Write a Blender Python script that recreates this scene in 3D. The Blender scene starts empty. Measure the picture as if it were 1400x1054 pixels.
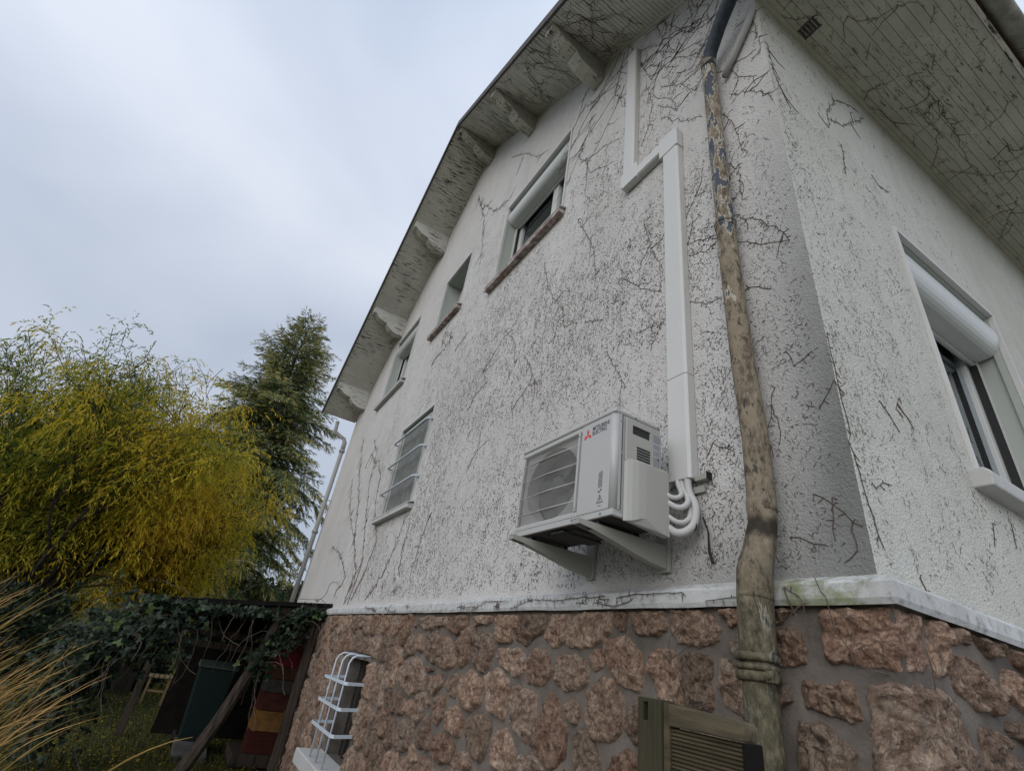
import bpy, bmesh, math, random
import numpy as np
from mathutils import Vector, Matrix, noise
random.seed(11)
rad = math.radians
scene = bpy.context.scene
COL = scene.collection

# ---------------------------------------------------------------- camera
cam_d = bpy.data.cameras.new('camera'); cam = bpy.data.objects.new('camera', cam_d); COL.objects.link(cam)
RX = Vector((0.5148970, 0.8458373, 0.1394287)); RDN = Vector((-0.3632717, 0.3626093, -0.8582238)); RF = Vector((-0.7764758, 0.3912464, 0.4939752))
cam.matrix_world = Matrix(((RX.x, -RDN.x, -RF.x, 0.0), (RX.y, -RDN.y, -RF.y, 0.0), (RX.z, -RDN.z, -RF.z, 1.65), (0, 0, 0, 1)))
cam_d.sensor_width = 36.0; cam_d.lens = 17.39; cam_d.clip_start = 0.05; cam_d.clip_end = 2000.0
scene.camera = cam

# ---------------------------------------------------------------- light
SUN_DIR = Vector((0.42, -0.78, 0.50)).normalized()            # towards the veiled sun
sun_el = math.asin(SUN_DIR.z); sun_rot = math.atan2(SUN_DIR.x, SUN_DIR.y)
world = bpy.data.worlds.new('World'); scene.world = world; world.use_nodes = True
wt = world.node_tree; wt.nodes.clear()
def wn(t, **k):
    n = wt.nodes.new(t)
    for a, b in k.items(): setattr(n, a, b)
    return n
sky = wn('ShaderNodeTexSky', sky_type='NISHITA'); sky.sun_disc = False; sky.sun_elevation = sun_el; sky.sun_rotation = sun_rot
sky.air_density = 1.0; sky.dust_density = 1.5
tc = wn('ShaderNodeTexCoord')
mp = wn('ShaderNodeMapping'); mp.inputs['Scale'].default_value = (1.0, 1.0, 1.9); mp.inputs['Rotation'].default_value = (0.2, 0.1, 0.5)
wt.links.new(tc.outputs['Generated'], mp.inputs[0])
n1 = wn('ShaderNodeTexNoise'); n1.inputs['Scale'].default_value = 1.5; n1.inputs['Detail'].default_value = 5; n1.inputs['Roughness'].default_value = 0.42; n1.inputs['Distortion'].default_value = 0.3
wt.links.new(mp.outputs[0], n1.inputs['Vector'])
cr = wn('ShaderNodeValToRGB'); cr.color_ramp.elements[0].position = 0.36; cr.color_ramp.elements[1].position = 0.68
cr.color_ramp.elements[0].color = (5.0, 5.7, 7.0, 1); cr.color_ramp.elements[1].color = (7.5, 8.05, 9.1, 1)
wt.links.new(n1.outputs[0], cr.inputs[0])
# the cloud deck is brighter towards the hidden sun and overhead
sp = wn('ShaderNodeSeparateXYZ'); wt.links.new(tc.outputs['Generated'], sp.inputs[0])
m1 = wn('ShaderNodeMapRange'); m1.inputs[1].default_value = -1.0; m1.inputs[2].default_value = 1.0; m1.inputs[3].default_value = 0.84; m1.inputs[4].default_value = 1.5
wt.links.new(sp.outputs[0], m1.inputs[0])
m2 = wn('ShaderNodeMapRange'); m2.inputs[1].default_value = 0.0; m2.inputs[2].default_value = 1.0; m2.inputs[3].default_value = 0.86; m2.inputs[4].default_value = 1.12
wt.links.new(sp.outputs[2], m2.inputs[0])
mm = wn('ShaderNodeMath', operation='MULTIPLY'); wt.links.new(m1.outputs[0], mm.inputs[0]); wt.links.new(m2.outputs[0], mm.inputs[1])
vm = wn('ShaderNodeVectorMath', operation='SCALE'); wt.links.new(cr.outputs[0], vm.inputs[0]); wt.links.new(mm.outputs[0], vm.inputs[3])
mx = wn('ShaderNodeMixRGB'); mx.inputs[0].default_value = 0.88
wt.links.new(sky.outputs[0], mx.inputs[1]); wt.links.new(vm.outputs[0], mx.inputs[2])
bg = wn('ShaderNodeBackground'); bg.inputs[1].default_value = 0.1
wo = wn('ShaderNodeOutputWorld'); wt.links.new(mx.outputs[0], bg.inputs[0]); wt.links.new(bg.outputs[0], wo.inputs[0])
sun_d = bpy.data.lights.new('sun', 'SUN'); sun_d.energy = 1.1; sun_d.angle = rad(50); sun_d.color = (1.0, 0.95, 0.88)
sun = bpy.data.objects.new('sun', sun_d); COL.objects.link(sun); sun.rotation_euler = SUN_DIR.to_track_quat('Z', 'Y').to_euler()
scene.view_settings.view_transform = 'Standard'; scene.view_settings.look = 'None'
scene.view_settings.exposure = 0.2; scene.view_settings.gamma = 1.0; scene.view_settings.use_curve_mapping = False
scene.render.engine = 'CYCLES'; scene.cycles.max_bounces = 6; scene.cycles.transparent_max_bounces = 8

# ---------------------------------------------------------------- object helpers
class MB:
    """collects shapes and links them as one mesh object"""
    def __init__(s): s.v = []; s.f = []; s.m = []
    def add(s, vs, fs, mi=0):
        o = len(s.v); s.v += [tuple(v) for v in vs]; s.f += [tuple(i + o for i in f) for f in fs]; s.m += [mi] * len(fs)
    def box(s, x0, x1, y0, y1, z0, z1, mi=0, rot=None, c=None):
        vs = [Vector((x, y, z)) for x in (x0, x1) for y in (y0, y1) for z in (z0, z1)]
        if rot is not None:
            c = Vector(c) if c is not None else Vector(((x0+x1)/2, (y0+y1)/2, (z0+z1)/2))
            vs = [rot @ (v - c) + c for v in vs]
        s.add(vs, [(0, 1, 3, 2), (4, 6, 7, 5), (0, 4, 5, 1), (2, 3, 7, 6), (0, 2, 6, 4), (1, 5, 7, 3)], mi)
    def prism(s, pts, off, mi=0):
        """closed outline pts (3D) extruded by vector off"""
        n = len(pts); a = [Vector(p) for p in pts]; b = [p + Vector(off) for p in a]
        s.add(a + b, [tuple(range(n))[::-1], tuple(range(n, 2*n))] + [(i, (i+1) % n, n+(i+1) % n, n+i) for i in range(n)], mi)
    def tube(s, pts, r, n=8, mi=0, caps=True, wob=0.0):
        P = [Vector(p) for p in pts]; m = len(P)
        rr = r if isinstance(r, (list, tuple)) else [r] * m
        t0 = (P[1] - P[0]).normalized(); up = Vector((0, 0, 1)) if abs(t0.z) < .9 else Vector((0, 1, 0))
        nx = t0.cross(up).normalized(); vs = []
        for i in range(m):
            t = (P[min(i+1, m-1)] - P[max(i-1, 0)]).normalized()
            nx = (nx - t * nx.dot(t))
            nx = nx.normalized() if nx.length > 1e-6 else t.orthogonal().normalized()
            ny = t.cross(nx)
            for k in range(n):
                a = 2*math.pi*k/n
                q = rr[i] * (1 + (wob * (noise.noise(P[i]*9 + Vector((k*1.7, 0, 0)))) if wob else 0))
                vs.append(P[i] + (nx*math.cos(a) + ny*math.sin(a)) * q)
        fs = [(i*n+k, i*n+(k+1) % n, (i+1)*n+(k+1) % n, (i+1)*n+k) for i in range(m-1) for k in range(n)]
        if caps: fs += [tuple(range(n))[::-1], tuple(range((m-1)*n, m*n))]
        s.add(vs, fs, mi)
    def build(s, name, mats, parent=None, smooth=False, bevel=0.0, seg=2, **tags):
        me = bpy.data.meshes.new(name); me.from_pydata(s.v, [], s.f); me.update()
        mats = mats if isinstance(mats, (list, tuple)) else [mats]
        for m in mats: me.materials.append(m)
        if len(mats) > 1: me.polygons.foreach_set('material_index', s.m)
        if smooth: me.polygons.foreach_set('use_smooth', [True]*len(me.polygons))
        o = bpy.data.objects.new(name, me); COL.objects.link(o)
        if parent is not None: o.parent = parent
        if bevel:
            b = o.modifiers.new('bevel', 'BEVEL'); b.width = bevel; b.segments = seg; b.limit_method = 'ANGLE'; b.angle_limit = rad(35)
        if smooth == 'auto' : pass
        return tag(o, **tags)
def tag(o, label=None, cat=None, group=None, kind=None):
    if label: o['label'] = label
    if cat: o['category'] = cat
    if group: o['group'] = group
    if kind: o['kind'] = kind
    return o
def empty(name, loc=(0, 0, 0), **t):
    """the thing's root; parts are modelled in world metres and keep their place"""
    o = bpy.data.objects.new(name, None); COL.objects.link(o); o.location = loc; o.empty_display_size = .2
    return tag(o, **t)
def adopt(root, *parts):
    for p in parts:
        p.parent = root; p.matrix_parent_inverse = Matrix.Translation(root.location).inverted()
def copy_obj(o, parent=None, loc=None, label=None):
    c = o.copy(); COL.objects.link(c)
    if parent is not None: c.parent = parent
    if loc is not None: c.location = loc
    if label: c['label'] = label
    return c
def cut(o, boxes):
    """subtract axis-aligned boxes from a mesh object"""
    cs = []
    for b in boxes:
        m = MB(); m.box(*b); c = m.build('cutter', []); cs.append(c)
        md = o.modifiers.new('cut', 'BOOLEAN'); md.operation = 'DIFFERENCE'; md.solver = 'EXACT'; md.object = c
    bpy.context.view_layer.update()
    me = bpy.data.meshes.new_from_object(o.evaluated_get(bpy.context.evaluated_depsgraph_get()))
    o.modifiers.clear(); o.data = me
    for c in cs: bpy.data.objects.remove(c)

# ---------------------------------------------------------------- material helpers
class N:
    def __init__(s, name):
        s.m = bpy.data.materials.new(name); s.m.use_nodes = True; s.t = s.m.node_tree
        s.b = s.t.nodes['Principled BSDF']; s.out = s.t.nodes['Material Output']
        s.tc = s.t.nodes.new('ShaderNodeTexCoord'); s.obj = s.tc.outputs['Object']
    def n(s, ty, ins=None, **k):
        x = s.t.nodes.new(ty)
        for a, b in k.items(): setattr(x, a, b)
        for a, b in (ins or {}).items(): s.put(x.inputs[a], b)
        return x
    def put(s, sock, v):
        if isinstance(v, bpy.types.NodeSocket): s.t.links.new(v, sock)
        elif isinstance(v, (tuple, list)) and len(v) == 3 and sock.type == 'RGBA': sock.default_value = (*v, 1)
        else: sock.default_value = v
    def map(s, sc=(1, 1, 1), rot=(0, 0, 0), src=None):
        return s.n('ShaderNodeMapping', {'Vector': src or s.obj, 'Scale': sc, 'Rotation': rot}).outputs[0]
    def noise(s, scale, detail=4, rough=.55, vec=None, dist=0):
        return s.n('ShaderNodeTexNoise', {'Vector': vec or s.obj, 'Scale': scale, 'Detail': detail, 'Roughness': rough, 'Distortion': dist}).outputs[0]
    def voro(s, scale, vec=None, feature='F1', out='Distance'):
        return s.n('ShaderNodeTexVoronoi', {'Vector': vec or s.obj, 'Scale': scale}, feature=feature).outputs[out]
    def ramp(s, f, stops):
        r = s.n('ShaderNodeValToRGB', {'Fac': f}); e = r.color_ramp.elements
        while len(e) < len(stops): e.new(.5)
        for i, (p, c) in enumerate(stops):
            e[i].position = p; e[i].color = (*c, 1) if isinstance(c, tuple) else (c, c, c, 1)
        return r.outputs[0]
    def mix(s, f, a, b, mode='MIX'):
        return s.n('ShaderNodeMixRGB', {0: f, 1: a, 2: b}, blend_type=mode).outputs[0]
    def math(s, op, a, b=0.0, clamp=False):
        return s.n('ShaderNodeMath', {0: a, 1: b}, operation=op, use_clamp=clamp).outputs[0]
    def rng(s, v, a, b, c=0.0, d=1.0):
        return s.n('ShaderNodeMapRange', {0: v, 1: a, 2: b, 3: c, 4: d}).outputs[0]
    def xyz(s, src=None):
        return s.n('ShaderNodeSeparateXYZ', {0: src or s.obj}).outputs
    def bump(s, h, strength=.5, dist=.01, prev=None):
        x = s.n('ShaderNodeBump', {'Height': h, 'Strength': strength, 'Distance': dist})
        if prev is not None: s.put(x.inputs['Normal'], prev)
        return x.outputs[0]
    def done(s, col=None, rough=.8, nrm=None, spec=.3, metal=0.0):
        if col is not None: s.put(s.b.inputs['Base Color'], col)
        s.put(s.b.inputs['Roughness'], rough); s.b.inputs['Specular IOR Level'].default_value = spec; s.b.inputs['Metallic'].default_value = metal
        if nrm is not None: s.put(s.b.inputs['Normal'], nrm)
        return s.m
def plain(name, col, rough=.6, spec=.4, var=.12, sc=6, bumpy=0.0, bsc=60, metal=0.0):
    n = N(name); a = n.noise(sc, 5, .6)
    c = n.mix(n.ramp(a, [(.3, 0.0), (.7, 1.0)]), tuple(v*(1-var) for v in col), tuple(min(1, v*(1+var)) for v in col))
    b = n.bump(n.noise(bsc, 4), bumpy, .004) if bumpy else None
    return n.done(c, rough, b, spec, metal)

# render (roughcast wall paint)
def mat_render(name, base, warm, stain=False):
    n = N(name)
    g = n.noise(140, 3, .6); g2 = n.voro(105); big = n.noise(.9, 6, .6); mid = n.noise(5, 5, .6); fine = n.noise(45, 3, .6)
    c = n.mix(n.ramp(big, [(.32, 0.0), (.68, 1.0)]), base, warm)
    c = n.mix(n.rng(mid, .4, .8, 0.0, .28), c, (.36, .35, .34))
    c = n.mix(n.rng(fine, .45, .75, 0.0, .22), c, (.30, .30, .30))
    c = n.mix(n.rng(g, .36, .58, .34, 0.0), c, (.20, .20, .20))
    x, y, z = n.xyz()
    # weather streaks running down the wall
    st = n.noise(7, 5, .6, n.map((1.0, 1.0, .07)))
    c = n.mix(n.rng(st, .52, .8, 0.0, .30), c, (.30, .30, .29))
    if stain:
        # damp algae film between the rainwater pipe and the corner, with its own ragged edge
        wob = n.math('MULTIPLY', n.math('SUBTRACT', n.noise(4.5, 5, .65), .5), .34)
        xe = n.math('ADD', x, wob)
        a = n.rng(xe, -1.28, -.90); b = n.rng(n.math('ADD', n.math('ADD', z, n.math('MULTIPLY', x, -2.5)), n.math('MULTIPLY', wob, 3.0)), 7.3, 4.6, 0.05, 1.0)
        f = n.math('MULTIPLY', n.math('MULTIPLY', a, b), .90)
        c = n.mix(f, c, (.128, .135, .126))
        # damp grime creeping up from the ledge, with shade painted in below the heat pump
        f2 = n.math('MULTIPLY', n.rng(n.math('ADD', z, n.math('MULTIPLY', wob, 1.6)), 2.55, 2.05), n.rng(x, -2.6, -1.5))
        c = n.mix(n.math('MULTIPLY', f2, .6), c, (.2, .2, .19))
    nb = n.bump(n.math('ADD', n.math('MULTIPLY', g2, .9), g), .62, .006)
    nb = n.bump(fine, .4, .008, nb)
    return n.done(c, .92, nb, .15)
M_wall = mat_render('render_paint', (.65, .635, .62), (.57, .55, .53), True)
M_wall2 = mat_render('render_paint_side', (.60, .595, .54), (.53, .515, .455))
def mat_stone():
    n = N('pink_stone'); ri = n.n('ShaderNodeObjectInfo').outputs['Random']
    sh_ = n.n('ShaderNodeCombineXYZ', {0: n.math('MULTIPLY', ri, 9.0), 1: n.math('MULTIPLY', ri, 5.0), 2: 0.0}).outputs[0]
    off = n.n('ShaderNodeVectorMath', {0: n.obj, 1: sh_}, operation='ADD').outputs[0]
    rot = n.map((1, 1, .62), (.2, .5, .9), off)
    a = n.noise(8, 9, .7, off, .7); b = n.noise(38, 7, .72, rot, .6); w = n.noise(5, 5, .6, off)
    rdg = n.math('ABSOLUTE', n.math('SUBTRACT', n.noise(15, 9, .74, rot, 1.1), .5)); r2 = n.math('ABSOLUTE', n.math('SUBTRACT', n.noise(42, 7, .75, rot, .9), .5))
    c = n.ramp(a, [(.28, (.24, .145, .10)), (.42, (.48, .305, .22)), (.54, (.64, .455, .335)), (.70, (.76, .63, .50))])
    c = n.mix(n.rng(ri, .25, 1, 0.0, .6), c, (.42, .33, .25))
    c = n.mix(n.rng(b, .34, .50, .65, 0.0), c, (.13, .085, .065))
    c = n.mix(n.rng(b, .54, .70, 0.0, .7), c, (.76, .62, .52))
    c = n.mix(n.math('MULTIPLY', n.rng(w, .63, .67), n.rng(b, .40, .55, .2, .8)), c, (.52, .50, .49))
    c = n.mix(n.rng(rdg, 0.0, .035, .65, 0.0), c, (.075, .05, .04)); c = n.mix(n.rng(r2, 0.0, .035, .45, 0.0), c, (.10, .068, .053))
    r7 = n.math('FRACT', n.math('MULTIPLY', ri, 7.31)); vv = n.rng(r7, 0, 1, .66, 1.20)
    c = n.mix(1.0, c, n.n('ShaderNodeCombineXYZ', {0: vv, 1: n.math('MULTIPLY', vv, n.rng(n.math('FRACT', n.math('MULTIPLY', ri, 13.7)), 0, 1, .92, 1.05)), 2: n.math('MULTIPLY', vv, n.rng(n.math('FRACT', n.math('MULTIPLY', ri, 13.7)), 0, 1, .88, 1.07))}).outputs[0], 'MULTIPLY')
    h = n.math('ADD', n.math('MULTIPLY', n.math('MINIMUM', rdg, .16), 1.0), n.math('MULTIPLY', n.math('MINIMUM', r2, .14), .42))
    nb = n.bump(h, 1.0, .12); nb = n.bump(b, .9, .018, nb); nb = n.bump(n.noise(130, 4, .7), .6, .006, nb)
    return n.done(c, .85, nb, .25)
M_stone = mat_stone()
def mat_mortar():
    n = N('mortar'); a = n.noise(4, 6, .6); b = n.noise(60, 5, .65)
    c = n.mix(n.rng(a, .35, .65), (.085, .075, .065), (.175, .153, .134)); c = n.mix(n.rng(b, .45, .7, 0.0, .4), c, (.13, .11, .095))
    return n.done(c, .95, n.bump(b, .5, .006, n.bump(n.noise(14, 4), .5, .02)), .15)
M_mortar = mat_mortar()
def mat_ledge():
    n = N('ledge_paint'); x, y, z = n.xyz(); a = n.noise(7, 6, .65); b = n.noise(28, 6, .7)
    c = n.mix(n.rng(a, .35, .7), (.52, .53, .53), (.38, .38, .37))
    c = n.mix(n.rng(b, .53, .64, 0.0, .65), c, (.20, .20, .18)); c = n.mix(n.rng(n.noise(13, 5, .7, n.map((1, 1, .8))), .56, .7, 0.0, .25), c, (.30, .29, .27))
    moss = n.math('MULTIPLY', n.rng(n.math('ADD', x, n.math('MULTIPLY', a, .5)), -1.05, -.75), n.rng(n.noise(11, 5, .7), .38, .55))
    moss = n.math('MULTIPLY', moss, n.rng(x, -.80, -.86))
    c = n.mix(n.math('MULTIPLY', moss, .8), c, (.17, .19, .08))
    return n.done(c, .85, n.bump(b, .5, .006), .2)
M_ledge = mat_ledge()
def mat_peel(name, base, sc, thr, dark=(.035, .032, .03), along='Y'):
    n = N(name); x, y, z = n.xyz()
    s = (1, .12, 1) if along == 'Y' else (.12, 1, 1)
    big = n.noise(.95 if sc > 5 else 1.3, 3, .5); st = n.noise(sc * 3, 6, .65, n.map(s)); f = n.noise(70, 4, .6, n.map(s))
    k = n.math('ADD', n.math('MULTIPLY', big, .30), n.math('MULTIPLY', st, .90))
    m = n.math('MULTIPLY', n.rng(k, thr, thr + .018), n.rng(f, .34, .46))
    c = n.mix(n.rng(n.noise(3, 5, .6), .35, .7), base, tuple(v*.78 for v in base))
    c = n.mix(n.rng(f, .5, .75, 0.0, .35), c, tuple(v*.55 for v in base))
    c = n.mix(n.rng(k, thr-.06, thr, 0.0, .35), c, (.20, .19, .165))
    c = n.mix(m, c, n.mix(f, dark, tuple(v*2.4 for v in dark)))
    return n.done(c, .8, n.bump(n.math('SUBTRACT', 1.0, m), .5, .003), .25)
M_verge = mat_peel('peeling_verge_paint', (.62, .61, .56), 14, .685)
M_eave = mat_peel('flaking_eave_paint', (.50, .50, .43), 20, .745)
M_bracket = mat_peel('peeling_bracket_paint', (.56, .55, .51), 14, .68)
M_fascia = plain('dark_fascia', (.075, .07, .065), .8, .2, .4, 12, .4)
M_tile = plain('brown_tile', (.10, .065, .05), .85, .2, .35, 9, .4)
def mat_white(name, col, rough=.45, dirt=.2, spec=.4):
    n = N(name); a = n.noise(5, 6, .65); b = n.noise(90, 3)
    c = n.mix(n.rng(a, .45, .8, 0.0, dirt), col, (.30, .30, .28)); c = n.mix(n.rng(n.noise(22, 5, .7), .6, .72, 0.0, dirt*.9), c, (.22, .22, .20))
    return n.done(c, rough, n.bump(b, .08, .002), spec)
M_trunk_w = mat_white('trunking_plastic', (.53, .53, .515), .42, .10)
M_ac = mat_white('enamelled_steel', (.41, .41, .40), .38, .10)
M_ac2 = mat_white('beige_plastic', (.375, .37, .34), .48, .12)
M_frame = mat_white('white_window_paint', (.52, .52, .505), .5, .25)
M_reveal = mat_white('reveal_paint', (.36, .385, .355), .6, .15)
M_shutter = mat_white('shutter_aluminium', (.50, .515, .50), .35, .12)
M_grille = mat_white('grille_paint', (.50, .56, .63), .45, .25)
M_sillw = mat_white('painted_concrete', (.46, .46, .45), .8, .4, .2)
M_hose = mat_white('hose_sleeve', (.46, .46, .45), .7, .15)
M_brkt = mat_white('bracket_steel', (.30, .30, .265), .5, .35)
M_black = plain('black_plastic_and_shade', (.012, .012, .012), .6)
M_dark = plain('dark_underside', (.03, .03, .03), .8)
def mat_sillbrick():
    n = N('weathered_red_sill'); a = n.noise(14, 6, .7)
    c = n.ramp(a, [(.35, (.16, .115, .10)), (.5, (.30, .23, .21)), (.62, (.48, .45, .43))])
    return n.done(c, .85, n.bump(a, .4, .006), .2)
M_sillr = mat_sillbrick()
def mat_glass():
    n = N('window_glass'); n.t.nodes.remove(n.b)
    fr = n.n('ShaderNodeFresnel', {'IOR': 1.5}).outputs[0]
    gl = n.n('ShaderNodeBsdfGlossy', {'Color': (.9, .95, 1.0), 'Roughness': .03}).outputs[0]
    tr = n.n('ShaderNodeBsdfTransparent', {'Color': (.75, .8, .8)}).outputs[0]
    f = n.math('ADD', n.math('MULTIPLY', fr, 1.4), .12, True)
    mixs = n.n('ShaderNodeMixShader', {0: f, 1: tr, 2: gl}).outputs[0]
    n.t.links.new(mixs, n.out.inputs[0]); return n.m
M_glass = mat_glass()
M_curtain = plain('grey_curtain', (.25, .25, .25), .9, .1, .3, 8)
M_screen = plain('dusty_wire_screen', (.155, .16, .15), .75, .25, .25, 10, .3, 120)
def mat_pipe(name, patch, rustlow=True):
    n = N(name); x, y, z = n.xyz(); s = n.map((1, 1, .26))
    a = n.noise(19, 7, .64, s, .5); b = n.noise(44, 7, .72, n.map((1, 1, .55))); big = n.noise(2.6, 4, .6, s)
    rust = n.ramp(b, [(.30, (.035, .026, .017)), (.46, (.115, .090, .062)), (.58, (.20, .165, .12)), (.72, (.33, .29, .235))])
    fl = n.noise(24, 8, .66, n.map((1, 1, .33)), .6); rust = n.mix(n.math('MULTIPLY', n.rng(fl, .485, .505), .85), rust, n.mix(b, (.13, .10, .065), (.33, .28, .20)))
    rust = n.mix(n.rng(n.noise(33, 6, .7, n.map((1, 1, .4))), .60, .615, 0.0, .85), rust, (.028, .026, .026))
    k = n.math('ADD', n.math('MULTIPLY', a, .75), n.math('MULTIPLY', big, .35))
    hi = n.rng(z, 2.5, 4.2, -.11, .030)
    k = n.math('ADD', k, hi)
    slate = n.mix(n.noise(60, 3), (.035, .040, .050), (.095, .107, .13))
    c = n.mix(n.rng(k, .565, .58), rust, slate)
    c = n.mix(n.math('MULTIPLY', n.rng(k, .548, .562), n.rng(k, .585, .575)), c, (.50, .46, .38))
    low = n.math('MULTIPLY', n.rng(n.math('ADD', z, n.math('MULTIPLY', a, .5)), 2.6, 2.0), .8)
    moss = n.ramp(b, [(.32, (.016, .016, .009)), (.52, (.070, .064, .036)), (.72, (.19, .165, .10))])
    c = n.mix(low, c, moss)
    ring = n.math('MULTIPLY', n.rng(n.math('ABSOLUTE', n.math('SUBTRACT', n.math('ADD', z, n.math('MULTIPLY', a, .08)), 2.27)), .05, .02), .9)
    c = n.mix(ring, c, (.02, .017, .012))
    return n.done(c, .8, n.bump(n.rng(k, .56, .58), .6, .004, n.bump(b, .7, .008)), .3)
M_pipe = mat_pipe('peeling_rusty_pipe_paint', None)
M_pipe2 = mat_white('grey_zinc_paint', (.30, .295, .29), .7, .5)
M_pipedark = plain('slate_pipe_paint', (.03, .04, .055), .6, .35, .5, 20, .4)
M_gutter = plain('gutter_paint', (.22, .22, .19), .7, .3, .4, 14, .4)
M_stem = plain('dead_stem', (.085, .066, .055), .9, .1, .4, 30)
M_stemred = plain('reddish_stem', (.15, .115, .10), .9, .1, .4, 30)
M_mark = plain('sucker_marks', (.10, .09, .083), .95, .05, .4, 30)
def mat_wood(name, c0, c1, s=(1, 1, .08), moss=0.0):
    n = N(name); a = n.noise(22, 7, .65, n.map(s), .4); b = n.noise(4, 4)
    c = n.ramp(a, [(.32, c0), (.66, c1)])
    if moss: c = n.mix(n.math('MULTIPLY', n.rng(b, .42, .62), moss), c, (.040, .045, .018))
    return n.done(c, .85, n.bump(a, .6, .006), .2)
M_post = mat_wood('mossy_post', (.014, .013, .008), (.065, .056, .034), (1, 1, .07), .2)
M_rail = mat_wood('weathered_rail', (.035, .028, .017), (.13, .105, .068), (.1, 1, 1), .12)
M_deck = mat_wood('grooved_board', (.022, .018, .011), (.095, .076, .045), (.1, 1, 1), .15)
M_oldwood = mat_wood('old_dark_wood', (.014, .011, .008), (.075, .058, .045), (1, 1, .1))
M_blackwood = plain('near_black_board', (.010, .009, .008), .9, .1, .4)  # the lean-to's shade is put into this near-black board colour
# ---- leaves: one material with per-leaf colour variation
def mat_leaf(name, stops, rough=.6, trans=.35, posn=None):
    n = N(name); g = n.n('ShaderNodeNewGeometry'); ri = g.outputs['Random Per Island']
    f = ri
    if posn:
        f = n.math('ADD', n.math('MULTIPLY', ri, 1 - posn[1]), n.math('MULTIPLY', n.rng(n.noise(posn[0], 3, .5), .3, .7), posn[1]))
        if len(posn) > 2: f = n.math('ADD', n.math('SUBTRACT', f, n.rng(n.xyz()[2], 3.2, 6.5, 0.0, posn[2])), n.rng(n.xyz()[1], -4.2, -.4, -.02, .12), True)
    c = n.ramp(f, stops); n.put(n.b.inputs['Base Color'], c); n.b.inputs['Roughness'].default_value = rough; n.b.inputs['Specular IOR Level'].default_value = .25
    tr = n.n('ShaderNodeBsdfTranslucent', {'Color': c}).outputs[0]
    ms = n.n('ShaderNodeMixShader', {0: trans, 1: n.b.outputs[0], 2: tr}).outputs[0]
    n.t.links.new(ms, n.out.inputs[0]); return n.m
M_willow = mat_leaf('willow_leaf', [(0, (.04, .08, .016)), (.25, (.11, .16, .02)), (.45, (.30, .28, .024)), (.7, (.60, .44, .030)), (1, (.72, .48, .05))], trans=.5, posn=(.42, .55, .16))
M_tip = mat_leaf('young_needle', [(0, (.12, .14, .045)), (.5, (.36, .31, .10)), (1, (.60, .48, .19))], trans=.2, posn=(1.1, .25))
M_conif = mat_leaf('conifer_needle', [(0, (.03, .06, .028)), (.45, (.075, .125, .05)), (.75, (.19, .22, .08)), (1, (.46, .40, .16))], trans=.15, posn=(1.1, .25))
M_ivy = mat_leaf('ivy_leaf', [(0, (.006, .012, .006)), (.6, (.012, .024, .012)), (.93, (.022, .042, .017)), (1, (.08, .12, .03))], .45, .1)
M_hedge = mat_leaf('hedge_leaf', [(0, (.012, .02, .008)), (.5, (.03, .042, .014)), (1, (.08, .075, .022))], trans=.2, posn=(.6, .5))
M_grass = mat_leaf('straw_blade', [(0, (.04, .055, .014)), (.3, (.20, .155, .04)), (.6, (.42, .26, .08)), (.9, (.58, .36, .13)), (1, (.62, .47, .25))], .6, .25)
M_bark = mat_wood('dark_bark', (.012, .010, .008), (.05, .04, .03), (1, 1, .2))
def mat_ground():
    n = N('autumn_lawn'); a = n.noise(.8, 6, .6); b = n.noise(14, 6, .7); l = n.voro(9)
    c = n.mix(a, (.035, .05, .012), (.085, .08, .022)); c = n.mix(n.rng(b, .45, .7), c, (.13, .10, .03))
    c = n.mix(n.rng(l, .16, .1), c, (.26, .18, .04))
    return n.done(c, .95, n.bump(b, .8, .04), .1)
M_ground = mat_ground()
M_bounce = plain('bounce_gravel', (.32, .30, .27), .95, .1, .3, 20, .8, 60)  # kept pale so the added ground reflects light upward

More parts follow.
